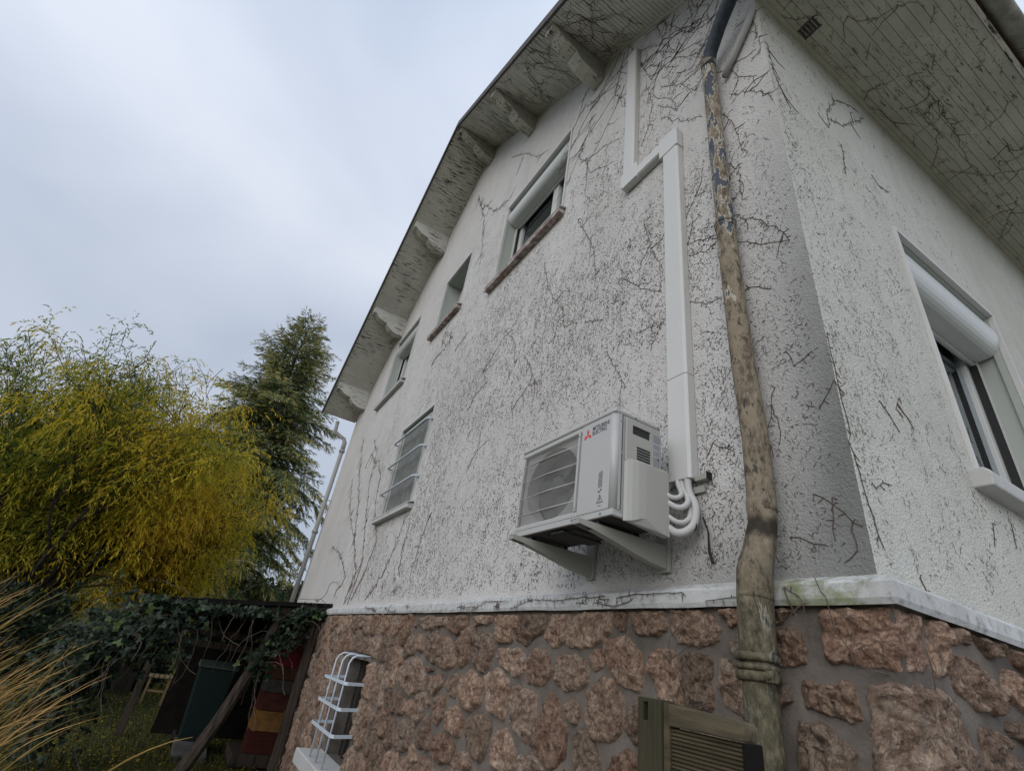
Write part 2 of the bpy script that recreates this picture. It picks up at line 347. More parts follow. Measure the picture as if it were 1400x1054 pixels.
# stone outlines: (distance along the plinth from the corner, height) in mm
STONES = """
-1502,1953 -1233,1967 -1235,1884 -1328,1824 -1446,1795 -1558,1805 -1559,1878
-1200,1962 -1131,1961 -1128,1886 -1173,1880 -1198,1913
-1094,1961 -883,1968 -878,1890 -935,1865 -1056,1874 -1097,1905
-845,1968 -672,1970 -609,1895 -628,1853 -713,1830 -813,1842 -853,1891
-599,1969 -482,1971 -485,1941 -565,1896
-1264,1845 -1112,1857 -1026,1783 -1021,1659 -1118,1646 -1231,1709 -1268,1789
-1375,1784 -1294,1806 -1274,1724 -1334,1701 -1384,1735
-1391,1615 -1299,1672 -1192,1677 -1141,1598 -1146,1494 -1235,1439 -1340,1440 -1390,1526
-987,1810 -828,1814 -819,1732 -806,1702 -798,1626 -911,1632 -980,1728
-808,1799 -656,1807 -659,1629 -766,1619 -795,1703
-612,1798 -574,1793 -501,1703 -499,1608 -606,1639 -621,1705
-573,1858 -480,1897 -461,1827 -492,1784 -553,1815
-368,1899 -289,1900 -274,1849 -288,1810 -329,1782 -382,1791
-301,1747 -153,1760 -141,1728 -147,1662 -210,1659 -307,1687
-342,1641 -266,1640 -171,1601 -192,1522 -344,1491
-1115,1569 -1023,1627 -996,1486 -1071,1452 -1119,1498
-1472,1445 -1391,1466 -1324,1434 -1255,1321 -1450,1283
-1176,1404 -1097,1440 -1044,1406 -1043,1363 -1226,1327
-2380,1951 -2179,1950 -2130,1820 -2174,1788 -2328,1788
-2144,1950 -2081,1950 -2091,1869 -2135,1887
-2060,1950 -1775,1955 -1793,1874 -1959,1790 -2091,1821
-1756,1949 -1566,1954 -1559,1836 -1681,1788 -1780,1830
-2274,1753 -2015,1770 -1947,1689 -2025,1617 -2191,1661 -2290,1715
-1931,1723 -1864,1782 -1740,1766 -1690,1665 -1770,1595 -1929,1614
-1664,1749 -1503,1772 -1400,1725 -1399,1641 -1552,1594 -1655,1638
-1557,1560 -1478,1574 -1423,1522 -1464,1473 -1538,1498
-1714,1573 -1644,1570 -1529,1437 -1531,1333 -1628,1269 -1804,1312 -1794,1407
-2052,1582 -1827,1561 -1806,1415 -1882,1327 -2034,1383 -2080,1503
-2385,1612 -2242,1652 -2101,1577 -2110,1393 -2312,1443
-2183,1340 -2077,1366 -1958,1276 -2020,1170 -2248,1185
-1931,1262 -1792,1305 -1664,1258 -1955,1183
-2520,1371 -2354,1404 -2243,1364 -2284,1209 -2347,1157 -2516,1213 -2556,1308
-2764,1556 -2621,1619 -2426,1560 -2416,1454 -2555,1379 -2699,1410
-2674,1831 -2423,1850 -2340,1738 -2428,1608 -2600,1647
-2880,1812 -2728,1880 -2634,1860 -2675,1668 -2790,1614 -2864,1713
-2687,1952 -2426,1951 -2441,1903 -2659,1880
-3111,1945 -2793,1952 -2789,1857 -2936,1810 -3102,1867
-3363,1937 -3123,1945 -3114,1875 -3341,1872
-3797,1937 -3395,1945 -3359,1864 -3555,1836 -3774,1884
-3263,1786 -3072,1807 -2890,1711 -2882,1614 -3079,1584 -3183,1608
-3530,1795 -3305,1848 -3195,1788 -3224,1606 -3436,1638
-2977,1539 -2810,1579 -2770,1452 -2883,1427
-3335,1509 -3066,1559 -3013,1494 -3185,1401
-2853,1366 -2764,1402 -2611,1324 -2651,1231 -2891,1261
-3135,1386 -2949,1446 -2928,1331 -2995,1243 -3086,1285
-3921,1560 -3609,1645 -3396,1534 -3378,1432 -3668,1358 -3930,1460
-3047,1162 -2893,1229 -2684,1196 -2690,1104 -2870,1048 -3032,1103
-2644,1146 -2507,1192 -2415,1113 -2660,1043
-3318,1159 -3176,1314 -3032,1103 -3283,1073
-3482,1233 -3439,1382 -3306,1424 -3280,1273 -3396,1175
-4189,1303 -3899,1381 -3695,1324 -3672,1222 -3929,1205
-3734,1097 -3616,1215 -3417,1172 -3404,1052 -3557,999 -3741,1038
160,1966 288,1969 219,1811 138,1813
301,1955 357,1967 452,1955 438,1934 311,1916
463,1960 696,1964 684,1939 560,1903
722,1954 904,1961 839,1888 754,1905
259,1876 410,1893 590,1810 522,1745 376,1744 257,1788
638,1891 813,1859 727,1763 579,1797
342,1706 506,1688 500,1592 327,1585
556,1731 710,1743 713,1657 516,1700
-218,1969 0,1971 141,1966 105,1820 0,1800 -108,1806 -211,1804
-107,1750 0,1770 198,1776 263,1697 300,1583 0,1571 -132,1537
-6569,146 -6652,203 -6689,248 -6739,281 -6816,346 -6886,291 -6906,212 -6920,146 -6957,56 -6868,23 -6800,17 -6741,17 -6669,19 -6577,53
-4179,1020 -4198,1080 -4223,1145 -4287,1178 -4362,1192 -4452,1183 -4447,1080 -4445,1020 -4447,960 -4437,877 -4362,849 -4280,835 -4225,898 -4198,960
-6079,1211 -6115,1276 -6158,1326 -6212,1378 -6286,1370 -6355,1343 -6385,1276 -6404,1211 -6370,1153 -6349,1087 -6289,1038 -6214,1056 -6158,1097 -6106,1142
-6198,147 -6191,229 -6256,279 -6322,319 -6397,303 -6449,257 -6494,211 -6548,147 -6569,47 -6461,21 -6390,19 -6332,20 -6260,20 -6191,65
-3833,162 -3877,240 -3927,302 -3995,351 -4073,315 -4151,304 -4206,243 -4217,162 -4233,69 -4154,18 -4070,23 -4006,24 -3924,19 -3855,74
-1099,904 -1071,981 -1115,1049 -1192,1076 -1264,1047 -1324,1020 -1352,962 -1366,904 -1379,832 -1334,775 -1271,730 -1192,732 -1154,807 -1125,853
1856,390 1841,469 1761,494 1706,512 1648,521 1552,548 1516,469 1495,390 1532,320 1580,268 1650,268 1709,254 1790,250 1841,312
-7075,902 -7090,961 -7111,1029 -7166,1104 -7262,1120 -7302,1014 -7324,956 -7343,902 -7359,832 -7328,757 -7253,723 -7172,724 -7107,770 -7047,822
-3283,391 -3277,468 -3349,500 -3408,508 -3466,526 -3542,526 -3576,459 -3577,391 -3563,330 -3537,264 -3472,232 -3406,265 -3355,291 -3277,315
2249,650 2277,737 2202,783 2135,821 2063,790 2003,765 1930,729 1935,650 1931,570 1989,516 2063,508 2127,510 2210,506 2231,584
102,963 104,1025 66,1079 6,1106 -55,1089 -107,1063 -152,1023 -162,963 -184,887 -111,857 -53,848 1,839 78,831 93,905
1194,360 1168,427 1121,477 1055,482 996,496 931,481 886,428 819,360 898,297 951,264 996,222 1058,223 1111,255 1201,276
-7136,1863 -7106,1937 -7173,1972 -7236,1967 -7284,1967 -7343,1967 -7416,1938 -7391,1863 -7353,1818 -7344,1758 -7291,1728 -7230,1730 -7167,1746 -7151,1810
-4944,149 -4945,229 -5018,265 -5079,288 -5145,303 -5226,295 -5272,227 -5269,149 -5271,72 -5213,21 -5138,26 -5081,21 -5006,19 -4934,65
1725,1819 1704,1862 1684,1906 1648,1964 1583,1959 1553,1897 1547,1852 1518,1819 1498,1763 1549,1736 1587,1696 1647,1680 1680,1738 1705,1776
160,335 103,395 64,442 17,504 -57,492 -124,464 -181,412 -226,335 -145,276 -96,241 -50,210 18,163 95,190 128,263
-2104,1080 -2104,1130 -2158,1140 -2194,1133 -2219,1136 -2253,1138 -2296,1123 -2330,1080 -2298,1036 -2244,1033 -2217,1033 -2192,1019 -2151,1011 -2104,1031
-798,1096 -767,1173 -844,1200 -900,1211 -957,1230 -1000,1188 -1020,1141 -1050,1096 -1071,1026 -1028,969 -954,975 -899,976 -867,1022 -841,1055
327,1171 329,1235 277,1273 230,1323 171,1280 127,1258 82,1225 42,1171 70,1111 115,1070 168,1049 223,1050 285,1058 297,1122
-1623,1068 -1657,1110 -1678,1151 -1714,1196 -1769,1182 -1827,1173 -1850,1120 -1840,1068 -1850,1017 -1807,988 -1770,952 -1714,939 -1678,987 -1652,1025
-3900,1850 -3894,1914 -3932,1969 -4000,1971 -4055,1967 -4123,1968 -4154,1910 -4146,1850 -4156,1788 -4111,1745 -4059,1714 -3995,1704 -3951,1753 -3909,1792
-2907,391 -2929,475 -3015,501 -3075,513 -3135,535 -3223,542 -3268,471 -3259,391 -3267,312 -3206,261 -3140,226 -3073,262 -3007,271 -2915,301
-175,1042 -209,1087 -237,1124 -277,1153 -337,1195 -399,1162 -417,1097 -452,1042 -390,1000 -361,969 -327,933 -267,887 -207,922 -187,986
143,1371 113,1403 100,1438 71,1480 14,1515 -18,1452 -33,1409 -48,1371 -47,1326 -19,1289 17,1240 73,1256 115,1284 167,1313
-1221,1159 -1230,1202 -1243,1256 -1298,1256 -1343,1259 -1386,1242 -1410,1202 -1431,1159 -1430,1106 -1385,1078 -1346,1045 -1298,1061 -1256,1079 -1201,1102
-7152,514 -7163,590 -7193,675 -7274,723 -7372,734 -7423,641 -7466,584 -7509,514 -7495,431 -7455,346 -7365,321 -7274,307 -7208,372 -7153,433
2572,1103 2578,1143 2579,1208 2523,1226 2477,1184 2440,1172 2412,1143 2368,1103 2389,1052 2425,1015 2473,1005 2517,1008 2580,997 2579,1063
-2861,140 -2865,204 -2883,286 -2969,272 -3026,257 -3071,230 -3156,215 -3161,140 -3158,63 -3092,24 -3026,21 -2972,18 -2904,21 -2850,68
2363,955 2366,1010 2344,1070 2289,1117 2221,1090 2173,1053 2129,1014 2127,955 2144,903 2159,838 2218,806 2293,774 2329,857 2355,905
810,382 716,444 665,480 620,523 556,523 487,509 429,459 406,382 422,302 493,263 561,268 613,269 693,250 754,302
2304,1390 2337,1462 2263,1483 2213,1498 2164,1498 2114,1484 2086,1440 2048,1390 2067,1332 2119,1303 2161,1270 2223,1240 2251,1313 2278,1347
-7988,1334 -7973,1390 -7976,1477 -8058,1471 -8118,1458 -8180,1447 -8198,1386 -8200,1334 -8203,1279 -8205,1189 -8122,1193 -8054,1179 -8017,1243 -7999,1290
-4632,1370 -4632,1424 -4642,1497 -4706,1534 -4777,1516 -4854,1508 -4865,1428 -4862,1370 -4864,1312 -4855,1231 -4778,1220 -4707,1209 -4624,1220 -4614,1307
1562,1365 1561,1428 1516,1474 1454,1473 1402,1483 1344,1471 1307,1423 1309,1365 1305,1305 1350,1266 1405,1261 1455,1248 1522,1248 1544,1309
-6145,815 -6174,879 -6219,926 -6264,1004 -6352,1011 -6416,952 -6469,893 -6477,815 -6431,755 -6394,706 -6346,647 -6266,634 -6188,665 -6144,736
2574,1864 2579,1900 2583,1964 2526,1962 2481,1963 2422,1965 2430,1899 2427,1864 2429,1828 2436,1780 2480,1763 2529,1752 2584,1762 2581,1826
2573,1622 2576,1674 2552,1726 2494,1733 2444,1732 2394,1716 2362,1674 2366,1622 2366,1573 2370,1499 2443,1509 2490,1529 2538,1536 2581,1568
-634,118 -646,193 -730,210 -782,209 -823,205 -863,193 -946,187 -989,118 -971,37 -865,41 -821,38 -786,40 -743,42 -629,34
-7795,948 -7796,1008 -7836,1054 -7882,1114 -7961,1127 -8008,1058 -8014,993 -8032,948 -8047,887 -8017,826 -7954,801 -7883,784 -7839,847 -7808,894
-4195,1338 -4152,1400 -4196,1444 -4247,1485 -4314,1485 -4361,1438 -4375,1383 -4386,1338 -4402,1279 -4385,1207 -4312,1201 -4247,1192 -4187,1220 -4211,1304
911,1640 945,1698 895,1727 852,1754 797,1766 760,1722 762,1671 764,1640 730,1594 760,1558 797,1513 854,1516 884,1567 893,1608
2271,358 2247,441 2169,476 2103,480 2048,476 1964,497 1905,440 1889,358 1929,288 1990,251 2045,224 2115,184 2176,231 2219,289
-4905,1655 -4903,1704 -4935,1742 -4984,1745 -5025,1747 -5075,1743 -5125,1713 -5127,1655 -5123,1598 -5065,1580 -5022,1577 -4988,1582 -4944,1579 -4866,1588
-814,789 -847,846 -884,891 -930,946 -1001,943 -1056,901 -1081,844 -1123,789 -1093,727 -1039,697 -991,678 -931,639 -847,640 -828,723
1779,123 1784,189 1731,227 1673,233 1623,231 1565,226 1545,172 1507,123 1486,45 1572,28 1625,22 1669,29 1726,25 1788,55
1593,1618 1570,1668 1532,1701 1493,1737 1439,1738 1378,1729 1363,1668 1367,1618 1379,1576 1380,1510 1439,1497 1493,1499 1544,1521 1553,1576
-3915,508 -3940,596 -3994,671 -4081,693 -4169,707 -4240,654 -4284,585 -4315,508 -4315,416 -4249,351 -4169,309 -4085,340 -4010,365 -3940,420
-4620,656 -4620,715 -4630,797 -4701,838 -4787,853 -4868,814 -4875,721 -4874,656 -4872,594 -4854,516 -4788,454 -4696,456 -4612,494 -4619,597
-735,1328 -757,1374 -777,1423 -829,1430 -872,1417 -926,1421 -991,1395 -975,1328 -956,1279 -909,1257 -872,1244 -830,1233 -761,1214 -725,1267
-2471,748 -2473,816 -2527,859 -2579,906 -2651,901 -2691,842 -2726,801 -2755,748 -2784,667 -2704,636 -2644,624 -2580,593 -2530,640 -2500,692
-311,207 -257,297 -325,357 -408,367 -478,353 -529,313 -591,278 -621,207 -601,132 -575,44 -479,56 -404,29 -347,85 -312,143
-1477,371 -1530,437 -1582,477 -1625,551 -1704,537 -1751,477 -1777,424 -1817,371 -1834,290 -1760,253 -1697,237 -1628,204 -1579,262 -1528,304
1290,1836 1278,1887 1263,1950 1201,1962 1143,1962 1084,1946 1078,1881 1077,1836 1076,1790 1080,1721 1143,1708 1193,1742 1240,1750 1300,1775
1734,908 1693,959 1670,1011 1627,1080 1552,1065 1496,1023 1451,974 1448,908 1484,858 1494,790 1547,729 1616,784 1667,808 1729,840
2398,140 2394,199 2355,244 2305,281 2245,264 2207,223 2166,192 2145,140 2144,78 2183,27 2246,25 2298,29 2364,25 2382,88
-6418,1675 -6466,1729 -6506,1767 -6547,1819 -6615,1829 -6669,1787 -6716,1741 -6719,1675 -6687,1623 -6669,1562 -6612,1533 -6551,1550 -6488,1560 -6452,1614
2576,572 2578,652 2504,688 2441,700 2380,709 2304,706 2277,636 2268,572 2249,494 2289,418 2379,430 2439,449 2501,459 2573,494
-5387,1703 -5365,1760 -5404,1803 -5459,1810 -5508,1807 -5559,1797 -5622,1769 -5589,1703 -5574,1659 -5559,1608 -5511,1583 -5457,1585 -5410,1610 -5393,1659
-990,215 -1022,286 -1064,347 -1134,370 -1211,401 -1298,377 -1341,298 -1319,215 -1290,157 -1285,70 -1207,48 -1129,41 -1039,53 -1008,138
-3121,858 -3127,905 -3155,947 -3192,1006 -3253,977 -3298,948 -3344,915 -3343,858 -3354,796 -3299,765 -3252,742 -3191,707 -3144,756 -3100,798
2392,1858 2396,1903 2388,1965 2326,1962 2279,1963 2218,1964 2199,1907 2201,1858 2196,1806 2233,1770 2280,1758 2329,1742 2390,1748 2401,1810
-8020,1847 -8039,1882 -8044,1933 -8086,1965 -8140,1967 -8202,1959 -8199,1888 -8201,1847 -8205,1803 -8202,1735 -8140,1729 -8085,1725 -8034,1748 -8004,1794
-2545,155 -2550,223 -2585,288 -2662,287 -2721,285 -2785,272 -2841,227 -2842,155 -2830,88 -2800,19 -2721,25 -2660,17 -2583,18 -2551,87
-4165,1877 -4168,1949 -4244,1970 -4298,1964 -4339,1968 -4394,1972 -4463,1946 -4479,1877 -4443,1817 -4398,1777 -4346,1756 -4296,1777 -4248,1789 -4183,1812
1900,655 1903,730 1848,784 1787,840 1711,805 1659,762 1603,723 1522,655 1582,576 1662,550 1717,532 1779,505 1877,489 1905,578
-6369,368 -6383,467 -6493,488 -6557,505 -6619,503 -6705,514 -6773,457 -6815,368 -6731,300 -6672,263 -6623,216 -6545,177 -6491,247 -6432,293
-5851,1380 -5846,1452 -5897,1502 -5960,1533 -6026,1520 -6086,1494 -6147,1453 -6175,1380 -6133,1313 -6083,1269 -6029,1228 -5966,1256 -5906,1269 -5845,1308
-3702,1709 -3719,1764 -3776,1780 -3814,1792 -3854,1804 -3894,1786 -3919,1751 -3958,1709 -3952,1651 -3913,1608 -3852,1624 -3817,1639 -3775,1636 -3716,1652
-5565,292 -5579,369 -5602,464 -5696,480 -5783,484 -5878,465 -5920,378 -5904,292 -5878,225 -5837,169 -5789,72 -5688,66 -5633,158 -5590,220
-185,544 -209,601 -237,658 -285,733 -368,718 -441,686 -485,619 -484,544 -451,485 -432,413 -363,390 -288,371 -224,413 -168,467
-487,712 -535,772 -584,807 -628,852 -689,838 -734,805 -785,772 -796,712 -814,638 -757,590 -682,617 -638,616 -577,608 -512,641
2572,839 2577,891 2563,958 2500,977 2439,970 2394,933 2368,888 2355,839 2301,758 2395,746 2444,731 2496,717 2579,700 2581,785
-1251,564 -1247,639 -1288,707 -1359,750 -1447,764 -1508,698 -1547,635 -1609,564 -1544,496 -1505,434 -1446,370 -1356,366 -1281,413 -1264,498
627,693 612,758 556,792 506,822 436,870 384,809 347,755 320,693 362,637 395,590 438,523 509,552 578,566 597,635
1775,1255 1765,1308 1739,1360 1682,1374 1629,1371 1586,1342 1568,1297 1544,1255 1544,1202 1572,1151 1622,1110 1679,1150 1712,1184 1757,1206
-6198,1531 -6207,1581 -6233,1627 -6276,1679 -6348,1700 -6411,1659 -6447,1598 -6458,1531 -6410,1483 -6384,1437 -6344,1377 -6276,1385 -6203,1398 -6161,1460
-6705,1579 -6714,1637 -6744,1693 -6800,1729 -6868,1726 -6919,1685 -6974,1646 -7047,1579 -6953,1522 -6906,1490 -6857,1478 -6801,1432 -6716,1431 -6669,1500
-3569,625 -3568,709 -3651,740 -3715,748 -3771,749 -3848,756 -3909,705 -3937,625 -3904,548 -3843,499 -3772,496 -3713,497 -3642,499 -3563,539
-3506,1296 -3509,1325 -3534,1340 -3560,1339 -3579,1338 -3594,1326 -3641,1330 -3642,1296 -3641,1262 -3608,1247 -3580,1250 -3559,1249 -3520,1233 -3521,1272
-2492,446 -2530,529 -2598,577 -2667,600 -2742,619 -2816,589 -2856,520 -2909,446 -2884,358 -2827,290 -2734,307 -2669,302 -2587,302 -2496,347
-5848,685 -5848,741 -5841,839 -5920,880 -5996,825 -6061,806 -6116,758 -6150,685 -6105,617 -6051,575 -6000,528 -5911,453 -5842,531 -5849,629
-4469,1005 -4466,1060 -4479,1133 -4537,1193 -4625,1202 -4669,1116 -4693,1060 -4685,1005 -4720,938 -4698,857 -4621,827 -4544,848 -4477,876 -4451,943
-7779,1652 -7771,1717 -7808,1774 -7879,1769 -7932,1771 -7991,1760 -8043,1719 -8020,1652 -8000,1607 -7984,1554 -7943,1487 -7871,1501 -7837,1568 -7805,1604
-2226,633 -2237,694 -2267,755 -2329,787 -2400,789 -2452,743 -2472,685 -2513,633 -2514,560 -2483,483 -2397,490 -2335,503 -2286,534 -2191,549
1345,1598 1333,1639 1340,1712 1277,1723 1222,1713 1178,1686 1121,1659 1138,1598 1155,1553 1179,1510 1222,1483 1281,1454 1330,1495 1345,1551
-1909,175 -1876,255 -1935,310 -2008,321 -2079,339 -2120,274 -2165,235 -2191,175 -2194,102 -2158,29 -2076,26 -2008,26 -1946,55 -1925,119
-4276,654 -4243,749 -4313,814 -4397,847 -4486,849 -4568,813 -4597,729 -4600,654 -4600,577 -4601,453 -4490,440 -4395,451 -4334,520 -4306,589
-1522,735 -1550,801 -1604,840 -1654,885 -1725,896 -1776,845 -1807,792 -1849,735 -1829,667 -1775,626 -1723,581 -1653,583 -1600,625 -1565,676
-1775,498 -1763,577 -1828,622 -1884,690 -1956,621 -2003,592 -2057,560 -2103,498 -2068,430 -2027,373 -1962,345 -1888,325 -1840,387 -1805,439
415,875 376,939 332,986 279,1030 211,1015 141,1003 135,927 119,875 97,805 139,744 211,731 278,721 323,775 360,819
-6356,1073 -6382,1137 -6415,1197 -6480,1223 -6552,1237 -6615,1200 -6640,1134 -6680,1073 -6653,1006 -6601,964 -6551,912 -6481,929 -6431,968 -6379,1008
1285,1031 1256,1075 1244,1130 1202,1193 1132,1175 1101,1110 1076,1073 1049,1031 1045,973 1074,917 1128,868 1191,914 1235,943 1288,971
-4227,219 -4231,309 -4297,369 -4367,437 -4466,438 -4584,429 -4589,302 -4582,219 -4584,139 -4576,19 -4461,23 -4370,18 -4255,17 -4239,134
1515,1875 1545,1942 1474,1962 1426,1967 1384,1966 1335,1962 1291,1930 1308,1875 1315,1831 1330,1780 1378,1755 1429,1770 1474,1789 1492,1833
1934,1897 1964,1961 1885,1963 1846,1956 1818,1961 1778,1965 1697,1962 1727,1897 1737,1852 1777,1828 1817,1831 1852,1811 1904,1807 1931,1850
416,166 416,239 381,311 303,331 232,313 176,279 149,222 105,166 76,75 164,39 237,44 292,50 364,42 414,95
-5922,449 -6012,522 -6069,569 -6125,621 -6208,637 -6288,603 -6339,532 -6369,449 -6357,356 -6278,306 -6206,265 -6126,281 -6060,317 -5969,354
-6915,229 -6881,321 -6942,394 -7030,421 -7121,435 -7185,367 -7236,306 -7258,229 -7228,154 -7213,54 -7122,20 -7028,25 -6964,91 -6945,166
-1399,942 -1382,1001 -1416,1053 -1474,1075 -1535,1077 -1599,1061 -1619,997 -1652,942 -1616,888 -1565,867 -1533,819 -1467,779 -1408,821 -1393,889
-3509,119 -3509,190 -3560,241 -3629,243 -3679,214 -3724,202 -3802,189 -3833,119 -3848,27 -3738,18 -3680,20 -3636,23 -3575,15 -3492,39
1512,513 1515,593 1453,646 1377,643 1318,640 1244,642 1212,578 1187,513 1196,440 1233,370 1316,374 1375,390 1438,398 1485,446
-7318,1009 -7303,1071 -7323,1144 -7394,1170 -7465,1161 -7525,1128 -7551,1068 -7566,1009 -7541,956 -7518,900 -7472,830 -7386,812 -7359,919 -7331,961
-5780,1673 -5789,1726 -5825,1765 -5869,1802 -5938,1850 -5983,1780 -6010,1727 -5991,1673 -5983,1633 -5984,1566 -5929,1537 -5858,1500 -5823,1580 -5804,1628
-3971,1536 -3941,1595 -3969,1654 -4030,1684 -4102,1702 -4136,1626 -4166,1585 -4193,1536 -4196,1472 -4148,1430 -4102,1371 -4030,1387 -3968,1415 -3968,1490
-4842,1871 -4843,1943 -4910,1975 -4971,1966 -5015,1970 -5074,1974 -5121,1933 -5125,1871 -5120,1810 -5084,1757 -5019,1756 -4967,1758 -4910,1768 -4875,1815
-6264,1857 -6266,1926 -6320,1968 -6384,1965 -6434,1967 -6497,1968 -6578,1939 -6579,1857 -6518,1805 -6477,1772 -6438,1730 -6373,1700 -6310,1733 -6266,1788
-6776,599 -6797,680 -6849,744 -6919,800 -7010,796 -7092,758 -7175,700 -7150,599 -7138,515 -7079,455 -7004,428 -6923,416 -6827,426 -6770,505
-4606,216 -4601,287 -4596,408 -4698,441 -4796,423 -4857,352 -4897,287 -4934,216 -4911,138 -4899,28 -4794,20 -4705,24 -4598,26 -4597,143
2229,1164 2200,1219 2150,1245 2110,1271 2055,1300 2016,1251 1978,1216 1934,1164 1965,1106 2014,1075 2058,1045 2113,1043 2157,1075 2186,1116
-7617,122 -7641,189 -7703,219 -7756,226 -7808,241 -7880,247 -7934,196 -7925,122 -7941,45 -7861,21 -7803,24 -7758,24 -7699,21 -7606,38
-4410,1667 -4402,1728 -4433,1788 -4491,1835 -4560,1802 -4603,1760 -4648,1724 -4641,1667 -4658,1605 -4631,1539 -4560,1533 -4499,1534 -4436,1550 -4416,1612
-723,343 -752,391 -777,437 -817,497 -886,490 -925,435 -964,397 -1020,343 -993,275 -960,207 -879,222 -828,239 -768,238 -664,252
-7344,1336 -7356,1400 -7403,1444 -7450,1506 -7524,1491 -7568,1435 -7628,1403 -7671,1336 -7613,1276 -7570,1235 -7526,1173 -7455,1188 -7386,1207 -7359,1274
-2919,939 -2903,1000 -2963,1022 -3004,1051 -3055,1050 -3122,1055 -3146,995 -3131,939 -3115,898 -3101,848 -3061,800 -3003,823 -2935,820 -2920,886
-6787,1379 -6850,1435 -6892,1471 -6940,1488 -7001,1538 -7080,1524 -7100,1445 -7089,1379 -7060,1334 -7047,1276 -7003,1213 -6929,1222 -6886,1281 -6849,1324
-436,1159 -455,1220 -506,1255 -555,1283 -612,1287 -671,1269 -715,1222 -737,1159 -704,1100 -652,1071 -612,1034 -552,1021 -490,1042 -458,1098
749,1504 709,1550 677,1585 637,1614 583,1630 549,1583 513,1552 481,1504 507,1453 532,1404 586,1389 637,1393 689,1407 714,1454
-7367,1765 -7391,1814 -7405,1876 -7446,1971 -7531,1930 -7573,1865 -7594,1814 -7630,1765 -7637,1696 -7581,1655 -7530,1602 -7455,1598 -7402,1650 -7364,1703
-7826,648 -7836,738 -7921,776 -7988,798 -8062,823 -8146,803 -8199,734 -8193,648 -8200,563 -8142,499 -8057,497 -7989,502 -7904,500 -7833,557
2095,1555 2086,1605 2067,1662 2009,1678 1954,1675 1921,1631 1887,1600 1842,1555 1856,1494 1907,1462 1957,1447 2011,1424 2056,1461 2087,1504
974,1358 952,1414 903,1442 865,1487 806,1487 758,1455 730,1409 708,1358 717,1301 753,1255 810,1247 865,1229 908,1267 956,1300
8,1204 -32,1254 -70,1288 -115,1302 -161,1305 -218,1305 -277,1271 -288,1204 -228,1160 -207,1117 -164,1089 -112,1091 -72,1121 3,1136
-7495,380 -7530,458 -7595,501 -7661,516 -7726,529 -7826,548 -7855,458 -7849,380 -7858,300 -7787,261 -7726,231 -7655,217 -7582,241 -7526,300
-7061,1563 -7101,1640 -7160,1689 -7226,1715 -7294,1708 -7360,1688 -7400,1631 -7467,1563 -7419,1487 -7358,1441 -7294,1415 -7230,1431 -7168,1448 -7101,1486
-5844,1105 -5847,1145 -5846,1209 -5898,1244 -5958,1227 -6012,1207 -6064,1169 -6033,1105 -6006,1068 -5982,1039 -5955,994 -5885,908 -5844,997 -5848,1065
-4843,395 -4838,480 -4942,487 -4996,481 -5037,487 -5089,486 -5216,491 -5200,395 -5156,327 -5089,303 -5040,285 -4985,261 -4930,287 -4887,333
-765,1526 -765,1578 -820,1593 -861,1586 -887,1583 -929,1595 -966,1570 -945,1526 -951,1489 -946,1436 -892,1448 -857,1448 -828,1468 -788,1484
-6367,1386 -6414,1442 -6447,1491 -6496,1536 -6561,1519 -6627,1508 -6686,1461 -6685,1386 -6657,1326 -6615,1280 -6560,1256 -6499,1250 -6420,1248 -6388,1318
-7948,127 -7955,190 -8020,209 -8061,234 -8112,244 -8202,274 -8201,182 -8199,127 -8203,70 -8170,20 -8109,23 -8062,26 -7998,18 -7959,66
-5292,117 -5302,197 -5387,219 -5444,226 -5498,247 -5562,234 -5595,177 -5636,117 -5674,17 -5545,20 -5491,19 -5446,16 -5395,24 -5278,25
-2802,648 -2856,719 -2901,775 -2970,793 -3036,793 -3103,774 -3157,722 -3185,648 -3175,565 -3086,543 -3033,514 -2968,497 -2899,518 -2846,572
-6822,1014 -6831,1082 -6877,1133 -6934,1180 -7012,1193 -7077,1146 -7120,1086 -7085,1014 -7077,963 -7061,902 -7018,812 -6933,845 -6898,922 -6863,962
-3887,846 -3882,924 -3924,995 -4005,1011 -4077,997 -4154,985 -4195,919 -4227,846 -4230,756 -4136,730 -4072,716 -4005,681 -3935,711 -3882,769
2107,905 2095,964 2065,1021 2003,1036 1941,1045 1906,988 1871,954 1830,905 1832,837 1881,790 1941,767 1998,793 2044,816 2110,839
1079,879 1032,939 991,984 935,995 877,1013 830,976 792,935 779,879 764,809 829,779 878,746 939,744 978,791 1030,820
702,1258 687,1309 654,1349 604,1359 557,1361 519,1335 475,1309 453,1258 475,1207 518,1179 555,1143 608,1142 641,1182 668,1216
1272,1346 1271,1406 1234,1454 1176,1467 1121,1467 1074,1439 1015,1410 1001,1346 1029,1289 1078,1258 1122,1230 1180,1209 1234,1239 1272,1287
1288,116 1258,164 1233,208 1190,250 1135,224 1086,209 1038,174 1035,116 1016,47 1085,23 1138,23 1180,24 1233,24 1320,38
-3582,358 -3594,436 -3654,485 -3725,488 -3784,486 -3853,482 -3923,440 -3938,358 -3890,293 -3853,235 -3790,201 -3725,228 -3665,247 -3581,275
1944,1701 1933,1757 1884,1785 1835,1782 1794,1797 1750,1783 1728,1743 1696,1701 1705,1647 1757,1627 1793,1600 1838,1605 1876,1626 1900,1660
2176,1838 2176,1891 2161,1958 2093,1962 2036,1965 1989,1934 1959,1889 1948,1838 1946,1781 1976,1726 2037,1715 2094,1712 2139,1746 2176,1785
-5639,1876 -5647,1937 -5696,1972 -5752,1965 -5793,1963 -5851,1974 -5915,1944 -5915,1876 -5874,1827 -5829,1805 -5795,1779 -5746,1761 -5691,1774 -5633,1809
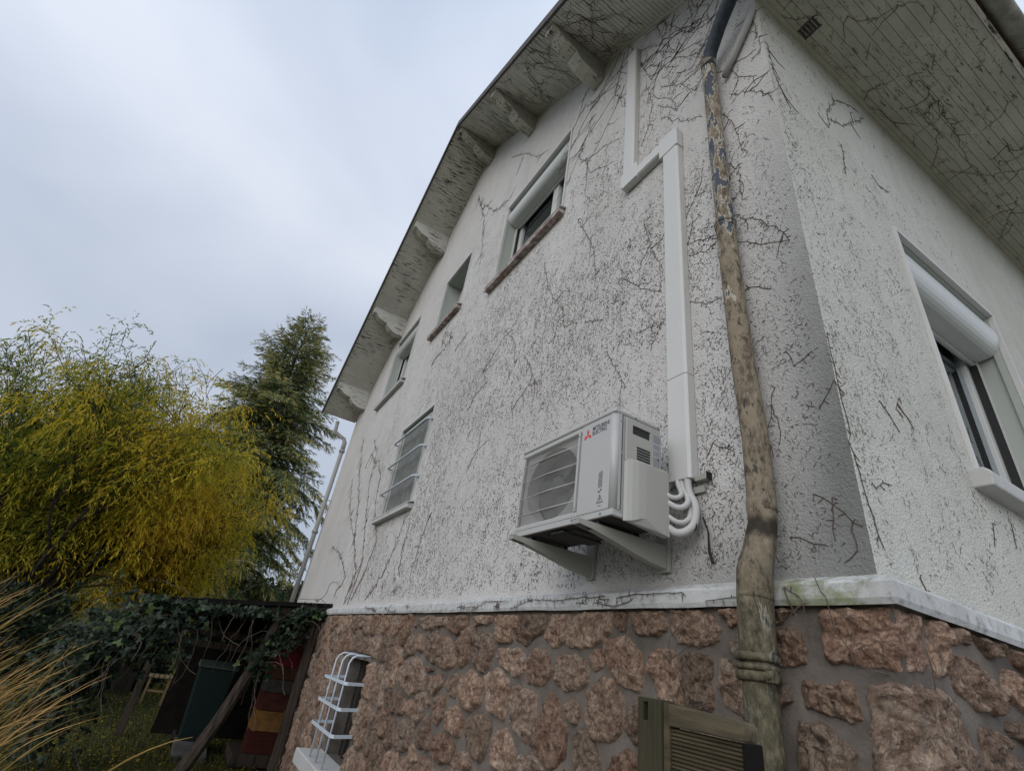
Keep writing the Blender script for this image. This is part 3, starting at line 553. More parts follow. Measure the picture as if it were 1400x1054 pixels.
-2346,954 -2330,1010 -2349,1077 -2422,1060 -2467,1045 -2508,1032 -2568,1013 -2596,954 -2552,903 -2505,881 -2472,839 -2415,820 -2353,837 -2344,905
-396,1659 -342,1697 -357,1738 -404,1732 -444,1762 -458,1706 -448,1672 -453,1659 -453,1644 -459,1612 -449,1537 -399,1566 -386,1616 -394,1646
-344,1932 -287,1969 -337,1965 -356,1966 -371,1963 -389,1964 -437,1968 -384,1932 -382,1924 -376,1917 -368,1913 -359,1913 -351,1917 -346,1924
1935,1063 1922,1123 1884,1173 1823,1179 1772,1172 1732,1144 1686,1116 1665,1063 1694,1014 1721,969 1763,917 1825,940 1861,983 1883,1021
2519,1260 2473,1311 2434,1343 2395,1383 2336,1396 2310,1332 2293,1295 2267,1260 2252,1204 2280,1150 2337,1129 2392,1153 2420,1194 2458,1216
-293,1366 -301,1416 -335,1455 -381,1477 -440,1512 -499,1482 -511,1416 -526,1366 -522,1310 -481,1273 -433,1247 -376,1232 -320,1257 -289,1309
-6877,1800 -6891,1860 -6921,1919 -6978,1969 -7056,1973 -7106,1913 -7116,1848 -7134,1800 -7146,1738 -7123,1667 -7061,1605 -6984,1658 -6936,1699 -6880,1734
-2086,378 -2122,453 -2157,528 -2248,504 -2302,489 -2359,481 -2434,454 -2473,378 -2430,304 -2353,283 -2306,252 -2238,207 -2188,267 -2131,308
-527,1452 -509,1513 -552,1558 -606,1586 -667,1585 -726,1565 -743,1504 -755,1452 -738,1403 -711,1359 -669,1307 -605,1317 -552,1347 -540,1406
-5138,1865 -5144,1921 -5177,1970 -5236,1969 -5283,1966 -5345,1972 -5378,1922 -5377,1865 -5377,1809 -5345,1759 -5283,1764 -5237,1765 -5176,1759 -5142,1808
-2679,895 -2636,968 -2695,1013 -2757,1033 -2819,1024 -2879,1007 -2906,951 -2907,895 -2921,831 -2887,772 -2832,708 -2760,766 -2725,814 -2716,859
-8032,1008 -8025,1054 -8010,1144 -8085,1156 -8155,1168 -8205,1117 -8203,1049 -8194,1008 -8198,970 -8202,903 -8163,812 -8079,835 -8045,917 -8034,968
-7581,1864 -7540,1937 -7609,1968 -7667,1971 -7715,1965 -7776,1970 -7791,1912 -7809,1864 -7809,1808 -7775,1759 -7725,1719 -7661,1730 -7634,1791 -7619,1829
-5938,1877 -5940,1955 -6024,1974 -6082,1964 -6122,1968 -6178,1973 -6262,1954 -6246,1877 -6254,1804 -6182,1776 -6124,1777 -6080,1782 -6021,1776 -5975,1816
-7545,1142 -7572,1197 -7610,1239 -7655,1284 -7717,1274 -7752,1223 -7795,1194 -7827,1142 -7824,1076 -7783,1022 -7714,1024 -7660,1024 -7591,1021 -7569,1085
-4500,1891 -4479,1974 -4591,1967 -4635,1965 -4668,1964 -4712,1967 -4821,1972 -4823,1891 -4764,1836 -4718,1808 -4676,1782 -4627,1782 -4583,1805 -4527,1831
-3778,1079 -3774,1115 -3773,1175 -3827,1176 -3871,1177 -3927,1178 -3928,1117 -3941,1079 -3937,1037 -3910,1003 -3874,971 -3827,983 -3780,993 -3776,1044
1557,1121 1516,1179 1471,1215 1420,1224 1370,1238 1296,1248 1261,1187 1290,1121 1296,1073 1310,1013 1366,986 1427,986 1468,1031 1511,1066
2332,1624 2336,1673 2316,1728 2259,1735 2204,1752 2154,1724 2107,1685 2111,1624 2131,1575 2157,1529 2211,1527 2258,1514 2340,1490 2336,1574
-3235,1566 -3297,1582 -3317,1582 -3325,1586 -3334,1586 -3342,1582 -3364,1583 -3355,1566 -3355,1554 -3346,1546 -3334,1547 -3325,1547 -3313,1546 -3311,1558
413,518 353,576 323,632 271,687 190,704 117,663 78,593 44,518 103,456 144,407 192,342 272,343 362,356 390,442
511,1393 481,1438 461,1486 421,1541 353,1543 322,1474 313,1429 300,1393 250,1327 308,1294 357,1260 418,1259 455,1308 474,1351
-6351,641 -6412,708 -6457,760 -6509,828 -6587,796 -6640,752 -6701,713 -6753,641 -6746,547 -6652,516 -6580,516 -6520,502 -6439,499 -6354,545
-5216,370 -5233,447 -5303,484 -5368,481 -5419,480 -5484,483 -5589,464 -5564,370 -5541,299 -5485,255 -5423,241 -5361,227 -5290,240 -5246,299
-1927,704 -1982,754 -2009,801 -2052,854 -2113,820 -2157,794 -2224,771 -2208,704 -2192,653 -2170,599 -2123,540 -2060,590 -2023,626 -1972,649
-7435,659 -7393,761 -7484,811 -7577,782 -7631,770 -7682,755 -7759,733 -7813,659 -7798,566 -7698,543 -7637,520 -7570,504 -7511,541 -7484,601
-3595,871 -3595,934 -3638,981 -3703,972 -3753,989 -3800,965 -3862,937 -3859,871 -3865,804 -3805,772 -3747,775 -3704,778 -3630,752 -3596,809
-7722,1295 -7735,1361 -7784,1404 -7839,1440 -7912,1471 -7957,1402 -7972,1343 -7968,1295 -8002,1232 -7990,1146 -7909,1133 -7837,1144 -7799,1203 -7767,1244
1102,1562 1107,1609 1098,1673 1042,1702 982,1685 950,1638 930,1601 914,1562 892,1505 934,1467 979,1424 1037,1446 1077,1479 1121,1509
718,138 710,201 653,229 601,233 558,231 501,236 448,201 446,138 449,75 504,43 557,37 601,44 657,40 716,72
2113,128 2050,178 2015,214 1967,218 1914,272 1846,254 1808,195 1819,128 1806,61 1865,27 1923,27 1969,30 2030,24 2112,49
-3555,1731 -3564,1752 -3561,1788 -3590,1805 -3624,1806 -3656,1792 -3684,1768 -3686,1731 -3686,1693 -3648,1679 -3617,1689 -3596,1683 -3558,1669 -3523,1690
906,602 892,657 872,720 809,740 737,781 672,735 648,665 623,602 652,542 704,509 746,461 820,420 875,480 916,536
-4151,1644 -4125,1715 -4167,1775 -4244,1767 -4297,1754 -4355,1748 -4388,1699 -4384,1644 -4406,1579 -4369,1522 -4305,1499 -4240,1503 -4196,1548 -4185,1602
-5846,150 -5877,211 -5906,273 -5961,337 -6040,309 -6104,275 -6176,232 -6174,150 -6174,68 -6106,22 -6034,20 -5975,21 -5899,18 -5798,50
-5144,1661 -5142,1716 -5189,1744 -5237,1743 -5274,1739 -5324,1747 -5365,1713 -5380,1661 -5391,1595 -5324,1574 -5274,1580 -5236,1577 -5191,1579 -5137,1604
1466,797 1438,849 1413,900 1363,937 1299,935 1235,918 1178,871 1167,797 1214,741 1235,677 1302,670 1360,668 1430,673 1516,708
744,908 748,966 696,993 653,1016 595,1051 553,1002 523,958 464,908 524,858 561,824 602,795 661,765 722,791 742,853
-1324,159 -1347,214 -1360,285 -1422,329 -1491,295 -1537,255 -1579,216 -1608,159 -1612,86 -1569,23 -1491,23 -1433,42 -1363,37 -1306,85
-7048,1269 -7080,1324 -7107,1379 -7158,1429 -7226,1408 -7299,1400 -7329,1334 -7344,1269 -7345,1197 -7295,1143 -7227,1129 -7160,1117 -7095,1144 -7032,1191
-7255,157 -7273,226 -7306,295 -7379,322 -7457,335 -7524,292 -7567,229 -7595,157 -7586,75 -7525,21 -7448,20 -7386,22 -7306,18 -7226,65
-1634,119 -1653,177 -1707,203 -1750,222 -1801,239 -1870,240 -1878,169 -1888,119 -1909,53 -1852,20 -1793,31 -1753,31 -1697,23 -1636,53
1079,1150 1094,1207 1053,1246 1003,1266 948,1272 913,1229 868,1202 888,1150 883,1105 896,1049 949,1031 1011,998 1037,1073 1048,1115
-7496,1536 -7554,1598 -7597,1644 -7651,1681 -7721,1701 -7771,1645 -7804,1594 -7832,1536 -7841,1460 -7777,1419 -7721,1372 -7654,1404 -7598,1428 -7553,1473
1046,1842 1048,1880 1070,1968 997,1959 943,1959 919,1905 903,1874 851,1842 861,1789 909,1766 947,1741 997,1722 1036,1758 1047,1805
-8028,1588 -8025,1628 -8050,1663 -8081,1713 -8140,1717 -8201,1702 -8201,1631 -8205,1588 -8200,1544 -8201,1473 -8136,1473 -8084,1474 -8034,1492 -7993,1531
-4702,1054 -4690,1101 -4677,1194 -4753,1205 -4825,1216 -4872,1160 -4870,1094 -4865,1054 -4867,1016 -4874,946 -4828,878 -4748,880 -4714,963 -4704,1014
-599,956 -632,1008 -675,1037 -712,1075 -771,1093 -803,1035 -842,1006 -884,956 -844,906 -817,859 -770,821 -716,850 -674,873 -617,897
1811,1508 1796,1560 1755,1592 1714,1622 1655,1652 1612,1603 1584,1558 1554,1508 1574,1453 1605,1404 1665,1409 1710,1411 1769,1406 1796,1456
-3356,872 -3362,926 -3397,970 -3449,989 -3497,964 -3551,967 -3576,920 -3574,872 -3582,821 -3569,754 -3501,761 -3454,780 -3415,797 -3375,823
101,691 89,770 17,808 -46,819 -104,814 -201,849 -260,780 -228,691 -194,635 -168,576 -119,504 -36,518 31,557 53,629
-5956,962 -5981,1011 -6022,1039 -6054,1093 -6120,1117 -6178,1079 -6233,1033 -6219,962 -6186,912 -6159,868 -6119,809 -6055,832 -5995,849 -5925,885
2040,1325 2025,1385 1967,1409 1922,1420 1871,1453 1825,1418 1785,1380 1803,1325 1797,1275 1818,1222 1871,1198 1929,1198 1965,1243 1995,1279
-4662,1687 -4666,1741 -4705,1780 -4748,1822 -4819,1862 -4870,1801 -4899,1744 -4887,1687 -4870,1643 -4853,1594 -4812,1543 -4749,1556 -4673,1554 -4675,1637
-6018,1645 -6011,1698 -6035,1753 -6095,1760 -6147,1756 -6211,1757 -6280,1721 -6233,1645 -6203,1606 -6181,1570 -6150,1521 -6089,1502 -6033,1533 -5998,1585
-4396,1375 -4378,1434 -4385,1519 -4466,1527 -4534,1519 -4607,1508 -4620,1432 -4611,1375 -4610,1322 -4602,1247 -4539,1206 -4460,1196 -4418,1272 -4401,1327
-1015,1212 -994,1265 -1019,1319 -1084,1301 -1124,1301 -1164,1288 -1224,1270 -1201,1212 -1186,1173 -1177,1121 -1134,1080 -1077,1094 -1048,1142 -1027,1175
-6593,1874 -6598,1949 -6679,1968 -6731,1972 -6776,1970 -6828,1967 -6909,1949 -6892,1874 -6866,1820 -6845,1760 -6783,1746 -6726,1752 -6686,1790 -6644,1822
-5400,1897 -5388,1958 -5456,1970 -5497,1973 -5531,1969 -5572,1970 -5634,1955 -5637,1897 -5615,1849 -5586,1807 -5532,1820 -5498,1824 -5452,1818 -5414,1849
-874,543 -919,618 -992,646 -1045,672 -1107,688 -1203,705 -1219,613 -1217,543 -1234,466 -1173,419 -1109,392 -1035,372 -982,427 -931,474
-65,1414 -48,1466 -90,1498 -138,1498 -168,1465 -199,1466 -253,1460 -273,1414 -258,1365 -223,1331 -176,1330 -139,1334 -89,1328 -79,1376
-3178,141 -3180,212 -3233,258 -3293,288 -3355,262 -3410,245 -3488,218 -3485,141 -3474,70 -3423,21 -3354,24 -3300,24 -3233,23 -3176,68
-6533,869 -6598,937 -6651,980 -6700,1041 -6777,1037 -6831,984 -6851,923 -6890,869 -6899,792 -6840,742 -6781,684 -6711,746 -6659,769 -6607,805
1528,213 1518,274 1486,332 1421,350 1361,339 1297,329 1225,292 1261,213 1290,164 1313,116 1351,42 1432,28 1473,109 1497,161
1002,154 960,201 931,239 888,264 828,309 772,268 735,216 747,154 747,98 770,38 838,45 889,40 965,26 987,94
2577,328 2579,384 2558,447 2487,433 2443,414 2402,404 2326,394 2307,328 2350,274 2390,237 2436,212 2491,206 2546,223 2578,273
-1881,1058 -1882,1104 -1910,1142 -1960,1131 -1991,1116 -2032,1127 -2074,1104 -2069,1058 -2076,1010 -2060,954 -1995,979 -1962,991 -1936,1006 -1878,1010
-2229,141 -2266,199 -2321,222 -2360,255 -2419,282 -2516,303 -2524,207 -2525,141 -2521,76 -2476,28 -2413,25 -2361,31 -2296,27 -2205,54
-3783,1871 -3785,1879 -3790,1886 -3798,1890 -3807,1890 -3815,1886 -3821,1879 -3823,1871 -3821,1862 -3815,1855 -3807,1851 -3798,1851 -3790,1855 -3785,1862
-6615,1220 -6644,1275 -6666,1335 -6718,1394 -6792,1367 -6837,1319 -6858,1268 -6914,1220 -6887,1158 -6843,1113 -6796,1054 -6722,1061 -6671,1111 -6643,1165
21,130 -60,178 -100,205 -139,220 -190,266 -245,237 -268,182 -303,130 -334,46 -245,23 -179,43 -141,47 -103,60 8,49
-3175,1357 -3188,1375 -3213,1373 -3221,1377 -3232,1383 -3261,1401 -3251,1369 -3248,1357 -3247,1347 -3251,1325 -3233,1325 -3221,1338 -3213,1342 -3208,1348
-7529,879 -7555,939 -7584,1001 -7651,1007 -7710,1008 -7775,997 -7795,934 -7811,879 -7827,808 -7792,740 -7705,771 -7660,790 -7619,801 -7542,812
1209,653 1183,710 1156,767 1107,835 1033,795 983,756 929,719 924,653 940,593 962,524 1036,523 1098,510 1156,539 1179,599
-488,464 -500,527 -523,597 -601,585 -656,581 -724,584 -830,561 -768,464 -722,419 -694,383 -663,315 -594,313 -544,358 -486,395
582,1077 544,1129 499,1154 461,1182 403,1229 353,1182 337,1125 318,1077 327,1024 364,986 406,942 468,942 507,989 538,1029
-1459,1184 -1437,1234 -1494,1245 -1518,1289 -1559,1255 -1582,1233 -1638,1230 -1665,1184 -1625,1144 -1607,1103 -1564,1091 -1525,1109 -1481,1107 -1461,1145
-2077,904 -2086,965 -2144,991 -2195,984 -2235,998 -2293,1005 -2307,949 -2316,904 -2329,848 -2289,809 -2241,781 -2193,818 -2161,838 -2126,862
-3943,1116 -3948,1177 -4018,1187 -4053,1209 -4098,1219 -4162,1226 -4204,1178 -4194,1116 -4174,1068 -4151,1020 -4099,1010 -4052,1015 -4002,1025 -3961,1061
2572,1408 2582,1446 2583,1508 2523,1495 2482,1499 2440,1486 2367,1473 2396,1408 2441,1378 2463,1357 2486,1335 2534,1271 2582,1309 2582,1370
-3193,1025 -3278,1044 -3304,1041 -3312,1044 -3328,1074 -3372,1095 -3372,1052 -3372,1025 -3385,992 -3362,968 -3334,949 -3303,963 -3284,984 -3256,996
-274,862 -346,905 -370,943 -409,973 -469,1015 -534,987 -570,928 -574,862 -534,814 -502,778 -463,736 -406,736 -342,747 -291,793
-5593,1661 -5605,1698 -5617,1742 -5656,1773 -5703,1758 -5749,1746 -5771,1704 -5780,1661 -5787,1611 -5749,1576 -5701,1576 -5662,1579 -5613,1576 -5580,1612
296,1464 316,1515 270,1539 225,1527 196,1528 155,1533 71,1531 118,1464 145,1433 161,1403 185,1354 236,1349 261,1400 277,1432
-7825,1886 -7812,1936 -7848,1971 -7897,1969 -7935,1971 -7980,1967 -8029,1940 -7997,1886 -8006,1843 -7991,1792 -7938,1790 -7895,1793 -7840,1790 -7828,1843
-3202,644 -3233,715 -3294,752 -3347,788 -3408,769 -3472,759 -3549,725 -3546,644 -3540,567 -3462,542 -3406,532 -3355,535 -3274,512 -3226,570
856,1109 839,1151 826,1201 777,1214 722,1242 689,1189 655,1156 628,1109 655,1062 699,1041 732,1019 780,989 831,1011 852,1061
2582,104 2579,140 2576,196 2523,194 2484,183 2442,179 2422,142 2430,104 2413,60 2442,28 2484,25 2519,28 2565,25 2582,65
-1793,872 -1789,928 -1825,974 -1881,985 -1929,967 -1976,958 -2036,934 -2042,872 -1997,828 -1976,785 -1934,754 -1875,732 -1845,794 -1814,826
-7867,363 -7870,440 -7931,486 -8002,483 -8057,486 -8130,489 -8200,445 -8196,363 -8188,286 -8111,261 -8057,242 -7996,216 -7925,232 -7871,286
"""
# creeper stems: x y z in mm
STRANDS = """
@main
-7586 1800 2108|-7425 1800 2541|-8073 1800 3020|-8533 1800 3682|-9348 1800 4539|-9895 1800 5316
-7385 1800 2104|-7217 1800 2623|-7598 1800 3179|-8202 1800 3996|-8301 1800 4549|-8839 1800 4992
-7256 1800 2156|-6924 1800 2506|-6776 1800 2869|-7401 1800 3478|-7598 1800 3983|-8011 1800 4363
-8311 1800 2234|-7950 1800 2475|-8508 1800 2784|-9638 1800 3139
-6556 1800 2139|-6182 1800 2372|-5968 1800 2605|-5863 1800 2804|-5827 1800 3104
-5509 1800 2332|-5627 1800 2653|-5557 1800 2890
-8024 1800 3015|-9058 1800 3645|-9722 1800 4405
-6364 1800 5454|-5978 1800 5555|-5701 1800 5618|-6045 1800 5899|-6165 1800 5813|-5804 1800 5517
-5434 1800 5254|-5080 1800 5365
-4324 1800 4400|-3928 1800 4679|-3729 1800 4664
-3962 1800 4795|-3640 1800 4433|-3594 1800 4152
-3281 1800 5246|-3137 1800 4807|-2837 1800 4357|-2783 1800 4131
-3366 1800 4125|-3098 1800 3700|-3098 1800 3596
-2927 1800 4059|-2889 1800 4349
-1883 1800 4631|-1809 1800 4273|-1712 1800 4031
-2100 1800 4211|-1876 1800 3955|-1715 1800 3816
-2505 1800 4045|-2282 1800 3935
-1937 1800 3626|-1766 1800 3586
-2761 1800 5421|-2467 1800 4800|-2403 1800 4387
-4218 1800 3266|-4057 1800 3450|-4070 1800 3609
-2373 1800 7741|-2694 1800 7789|-2889 1800 7691|-2984 1800 7298
-2224 1800 7598|-2586 1800 7253|-2863 1800 7070|-3175 1800 6637
-2132 1800 7560|-1906 1800 6699|-1793 1800 6341
-1711 1800 7767|-1610 1800 6913|-1766 1800 6663|-1830 1800 6579
-1365 1800 7050|-1322 1800 6326|-1477 1800 6280|-1675 1800 6765|-2014 1800 7213
-1065 1800 6429|-1231 1800 6049|-1382 1800 5870|-1525 1800 6040
-981 1800 6254|-1160 1800 6087|-1306 1800 5960
-2023 1800 7594|-1715 1800 7248|-1464 1800 6645|-1246 1800 6364|-1086 1800 6174
-1957 1800 6845|-1720 1800 6714|-1477 1800 6280|-1331 1800 6167|-1236 1800 5980
-1830 1800 6642|-1639 1800 6311|-1499 1800 6110
-1684 1800 6063|-1494 1800 5832|-1364 1800 5541|-1317 1800 5539
-1728 1800 5855|-1540 1800 5547|-1396 1800 5587
-1690 1800 5631|-1478 1800 5313|-1321 1800 5160
-1866 1800 6391|-1794 1800 6001|-1827 1800 5729|-1918 1800 5542
-1173 1800 5491|-1064 1800 5366|-1022 1800 5211|-930 1800 5070|-925 1800 4979
-1022 1800 5211|-1047 1800 5120
-1089 1800 5095|-946 1800 4930|-865 1800 4789|-846 1800 4686
-1197 1800 5036|-1112 1800 4843|-1081 1800 4615|-1042 1800 4427
-1200 1800 4332|-1103 1800 4395|-1115 1800 4180|-1179 1800 4118
-1170 1800 4017|-1025 1800 3858|-943 1800 3705|-901 1800 3604|-1046 1800 3688|-1170 1800 3817
-860 1800 5788|-856 1800 5482|-857 1800 5253|-927 1800 5237
-1076 1800 2855|-1110 1800 2725|-1148 1800 2635
-1135 1800 2664|-1124 1800 2545
-990 1800 2364|-926 1800 2311|-846 1800 2222
-926 1800 2338|-941 1800 2185
-1102 1800 2218|-974 1800 2177
-1501 1800 4058|-1341 1800 3988|-1205 1800 3845
-1494 1800 3959|-1373 1800 3895|-1270 1800 3928
-1495 1800 3604|-1398 1800 3521|-1304 1800 3507
-1411 1800 2696|-1300 1800 2617
-1502 1800 4287|-1425 1800 4421|-1341 1800 4393
-1025 1800 3380|-1151 1800 3490
-6165 1800 9116|-5541 1800 7927|-5357 1800 7271|-5224 1800 6711
-5731 1800 8462|-5000 1800 7600|-4546 1800 7517
-4894 1800 8802|-4319 1800 8230|-3914 1800 7681|-3620 1800 7495
-4541 1800 7967|-4402 1800 8240
-1718 1800 3587|-1809 1800 3418
-3496 1800 3640|-3286 1800 3779|-3054 1800 3753
-4952 1800 2958|-5084 1800 2670|-5162 1800 2312
-2221 1800 3626|-2061 1800 3321|-2065 1800 3112
-4528 1800 4021|-4405 1800 4155|-4129 1800 4221
-1004 1800 3010|-983 1800 2924|-899 1800 2957
-813 1800 2713|-840 1800 2789|-914 1800 2688
-8830 1800 4411|-8711 1800 4663|-8108 1800 4336
-7248 1800 2724|-7391 1800 2442|-7492 1800 2162
@side
-834 1798 3014|-834 1802 2755|-834 1805 2483|-834 1829 2303|-834 1866 2165
-834 2393 4961|-834 2458 5238|-834 2668 5558|-834 2874 5700|-834 3002 5731
-834 2453 5107|-834 2615 5195|-834 3082 5732
-834 2106 2819|-834 2155 2779|-834 2213 2710
-834 2297 2906|-834 2239 2829|-834 2285 2805
-834 1905 2382|-834 1969 2423|-834 2030 2430
-834 2515 4885|-834 2438 4528
-834 2845 4859|-834 2908 4797|-834 3054 4843
-834 2976 3012|-834 2938 2785
-834 2887 2510|-834 2819 2389
-834 3112 2567|-834 3070 2440
-834 1834 5344|-834 1851 4937|-834 1946 4728
-834 2065 2113|-834 2117 2029|-834 2112 1995
@soff
-769 3057 5995|-640 3138 5995|-538 3169 5995
-528 3201 5995|-450 3264 5995
-825 2043 5995|-761 2200 5995|-660 2297 5995
-663 3990 5995|-839 4232 5995|-947 4372 5995
-885 4234 5995|-716 4331 5995|-558 4600 5995|-365 4757 5995
-496 3292 5995|-496 3682 5995|-519 3856 5995|-584 4267 5995|-589 4683 5995
-548 2459 5995|-526 2555 5995|-444 2632 5995
-792 2425 5995|-848 2898 5995|-845 3307 5995
-685 3422 5995|-607 3478 5995|-609 3950 5995
-350 4299 5995|-355 4515 5995
-862 3128 5995|-781 3290 5995|-761 3581 5995
-526 5086 5995|-811 5510 5995|-849 5697 5995
@band
-2940 1735 1980|-2705 1735 2063|-2471 1735 2017|-2219 1735 2109|-2041 1735 2065
-1958 1735 2018|-1788 1735 2070|-1677 1735 2028|-1554 1735 2042|-1535 1735 2015
-1099 1735 2038|-1052 1735 2000|-1039 1735 1955|-1033 1735 1857
-3550 1735 1953|-3311 1735 2069|-3046 1735 2030
@plinth
-1550 1725 1916|-1592 1725 1809|-1551 1725 1710|-1597 1725 1633
-1649 1725 1860|-1619 1725 1781|-1535 1725 1824|-1411 1725 1854
-1500 1725 1800|-1614 1725 1705|-1527 1725 1629|-1426 1725 1652
-987 1725 2053|-909 1725 1803|-857 1725 1770
-762 1725 1866|-699 1725 1775|-685 1725 1768
-1869 1725 1914|-1911 1725 1764|-1950 1725 1592
-2892 1725 1866|-2934 1725 1705
"""
# ================================================================ SETTING
g = MB(); g.add([(-400, -400, -.01), (400, -400, -.01), (400, 400, -.01), (-400, 400, -.01)], [(0, 1, 2, 3)]); g.build('ground', M_ground, kind='structure')
g = MB(); g.add([(-5.8, -2.2, 0), (5, -2.2, 0), (5, 1.7, 0), (-5.8, 1.7, 0)], [(0, 1, 2, 3)]); g.add([(-.6, 1.7, 0), (5, 1.7, 0), (5, 12, 0), (-.6, 12, 0)], [(0, 1, 2, 3)]); g.build('bounce_ground', M_bounce, kind='structure')  # second sheet: unseen pale ground, added to bounce light up to the soffits

# ================================================================ HOUSE
D, CX, XL, XA, ZA, SL = 1.8, -.834, -11.45, -5.97, 10.257, .71
ZE = 6.0; BACK = 9.8
def zroof(x): return ZA - SL * abs(x - XA)
house = empty('house', (-6.0, 1.8, 0), label='pale roughcast gabled house with pink rubble stone base and peeling eaves', cat='house')
W_BIG = (-4.55, -3.07, 5.81, 7.25); W_SML = (-6.69, -5.69, 6.20, 7.33); W_LFT = (-9.25, -7.90, 5.86, 7.36); W_GRL = (-6.95, -5.68, 3.20, 4.54)
W_SIDE = (2.90, 4.22, 2.76, 4.38)
# gable wall
m = MB(); m.prism([(XL, D, 2.0), (CX, D, 2.0), (CX, D, zroof(CX)), (XA, D, ZA), (XL, D, zroof(XL))], (0, .34, 0))
gw = m.build('gable_wall', M_wall); cut(gw, [(w[0], w[1], D-.5, D+1, w[2], w[3]) for w in (W_BIG, W_SML, W_LFT, W_GRL)]); adopt(house, gw)
m = MB(); m.box(CX-.34, CX, D+.341, BACK, 2.0, ZE+.25); sw = m.build('side_wall', M_wall2)
cut(sw, [(CX-1, CX+.5, W_SIDE[0], W_SIDE[1], W_SIDE[2], W_SIDE[3])]); 
# thin skin so the side face, corner included, is one surface of side render
m = MB(); m.box(CX, CX+.004, D, BACK, 2.0, ZE+.25); sk = m.build('side_render', M_wall2); cut(sk, [(CX-1, CX+.5, W_SIDE[0], W_SIDE[1], W_SIDE[2], W_SIDE[3])])
m = MB(); m.box(XL, XL+.34, D+.341, BACK, 2.0, zroof(XL)+.1); lw = m.build('far_side_wall', M_wall2)
m = MB(); m.prism([(XL, BACK, 2.0), (CX, BACK, 2.0), (CX, BACK, zroof(CX)), (XA, BACK, ZA), (XL, BACK, zroof(XL))], (0, .3, 0)); bw = m.build('rear_wall', M_wall2)
adopt(house, sw, sk, lw, bw)
# floor slabs inside so nothing shines through
m = MB(); m.box(XL+.34, CX-.34, D+.345, BACK, 5.0, 5.15); m.box(XL+.34, CX-.34, D+.345, BACK, 2.0, 2.1); fl = m.build('floor_slab', M_dark); adopt(house, fl)
# roof: slabs, verge soffit boards, fascia
VY = 1.02; EX = -.07
zb = lambda x: zroof(x)
rf = MB()
xr, xl = .02, -11.60
for (xa, xb) in ((XA, xr), (xl, XA)):
    za, zb_ = zroof(xa)+.03, zroof(xb)+.03
    rf.prism([(xa, VY+.02, za), (xb, VY+.02, zb_), (xb, VY+.02, zb_+.13), (xa, VY+.02, za+.13)], (0, BACK+.9-VY, 0))
ro = rf.build('roof', M_tile); adopt(house, ro)
# the left eave ends close to the wall: fascia trims
fb = MB()
for (xa, xb) in ((XA, xr), (-11.62, XA)):
    fb.prism([(xa, VY-.025, zroof(xa)-.015), (xb, VY-.025, zroof(xb)-.015), (xb, VY-.025, zroof(xb)+.15), (xa, VY-.025, zroof(xa)+.15)], (0, .03, 0))
fo = fb.build('verge_board', M_fascia); adopt(house, fo)
def verge(xa, xb):
    """tongue and groove boards across the verge, each running out from the wall"""
    L = math.hypot(xb-xa, zroof(xb)-zroof(xa)); nb = int(L/.052); root = None; m = MB()
    # backing
    m.prism([(xa, VY+.01, zroof(xa)+.012), (xb, VY+.01, zroof(xb)+.012), (xb, VY+.01, zroof(xb)+.028), (xa, VY+.01, zroof(xa)+.028)], (0, D-.01-VY, 0))
    bk = m.build('verge_soffit', M_fascia); adopt(house, bk)
    b = MB()
    for i in range(nb):
        t0, t1 = i/nb, (i+1)/nb - .10/nb; x0, x1 = xa+(xb-xa)*t0, xa+(xb-xa)*t1; dz = random.uniform(-.0015, .0015)
        b.prism([(x0, VY+.006, zroof(x0)+dz), (x1, VY+.006, zroof(x1)+dz), (x1, VY+.006, zroof(x1)+.011+dz), (x0, VY+.006, zroof(x0)+.011+dz)], (0, D-VY-.008, 0))
    o = b.build('board', M_verge, kind='stuff'); o.parent = bk; o.matrix_parent_inverse = Matrix.Translation(Vector((0, 0, 0)))
    return o
verge(XA, CX+.0); verge(-11.60, XA)
# shaped purlin ends
def bracket(xc):
    w = .17; zt = min(zroof(xc-w/2), zroof(xc+w/2)) + .004; y0, y1 = D-.001, VY+.05; prof = [(y0, 0), (y0, -.34), (y0-.10, -.345), (y0-.20, -.325), (y0-.30, -.28), (y0-.36, -.225), (y0-.39, -.20), (y0-.395, -.165), (y0-.46, -.16), (y0-.55, -.135), (y0-.62, -.09), (y0-.67, -.05), (y1, -.045), (y1, 0)]
    m = MB()
    sl = (zroof(xc+w/2)-zroof(xc-w/2))
    a = [Vector((xc-w/2, y, zt+z)) for y, z in prof]; b = [Vector((xc+w/2, y, zt+z)) for y, z in prof]
    # top follows the roof slope
    for L, xx in ((a, xc-w/2), (b, xc+w/2)): L[0].z = zroof(xx)+.002; L[-1].z = zroof(xx)+.002
    n = len(prof); m.add(a+b, [tuple(range(n)), tuple(range(2*n-1, n-1, -1))] + [(i, n+i, n+(i+1) % n, (i+1) % n) for i in range(n)])
    o = m.build('bracket', M_bracket, bevel=.006, seg=1); adopt(house, o)
for k in range(-3, 4): bracket(XA + .03 + k*1.66)
# cover strip where the verge soffit meets the wall
for (xa, xb) in ((XA, CX), (-11.45, XA)):
    m = MB(); m.prism([(xa, D-.025, zroof(xa)-.03), (xb, D-.025, zroof(xb)-.03), (xb, D-.025, zroof(xb)-.002), (xa, D-.025, zroof(xa)-.002)], (0, .024, 0)); o = m.build('cover_strip', M_bracket); adopt(house, o)
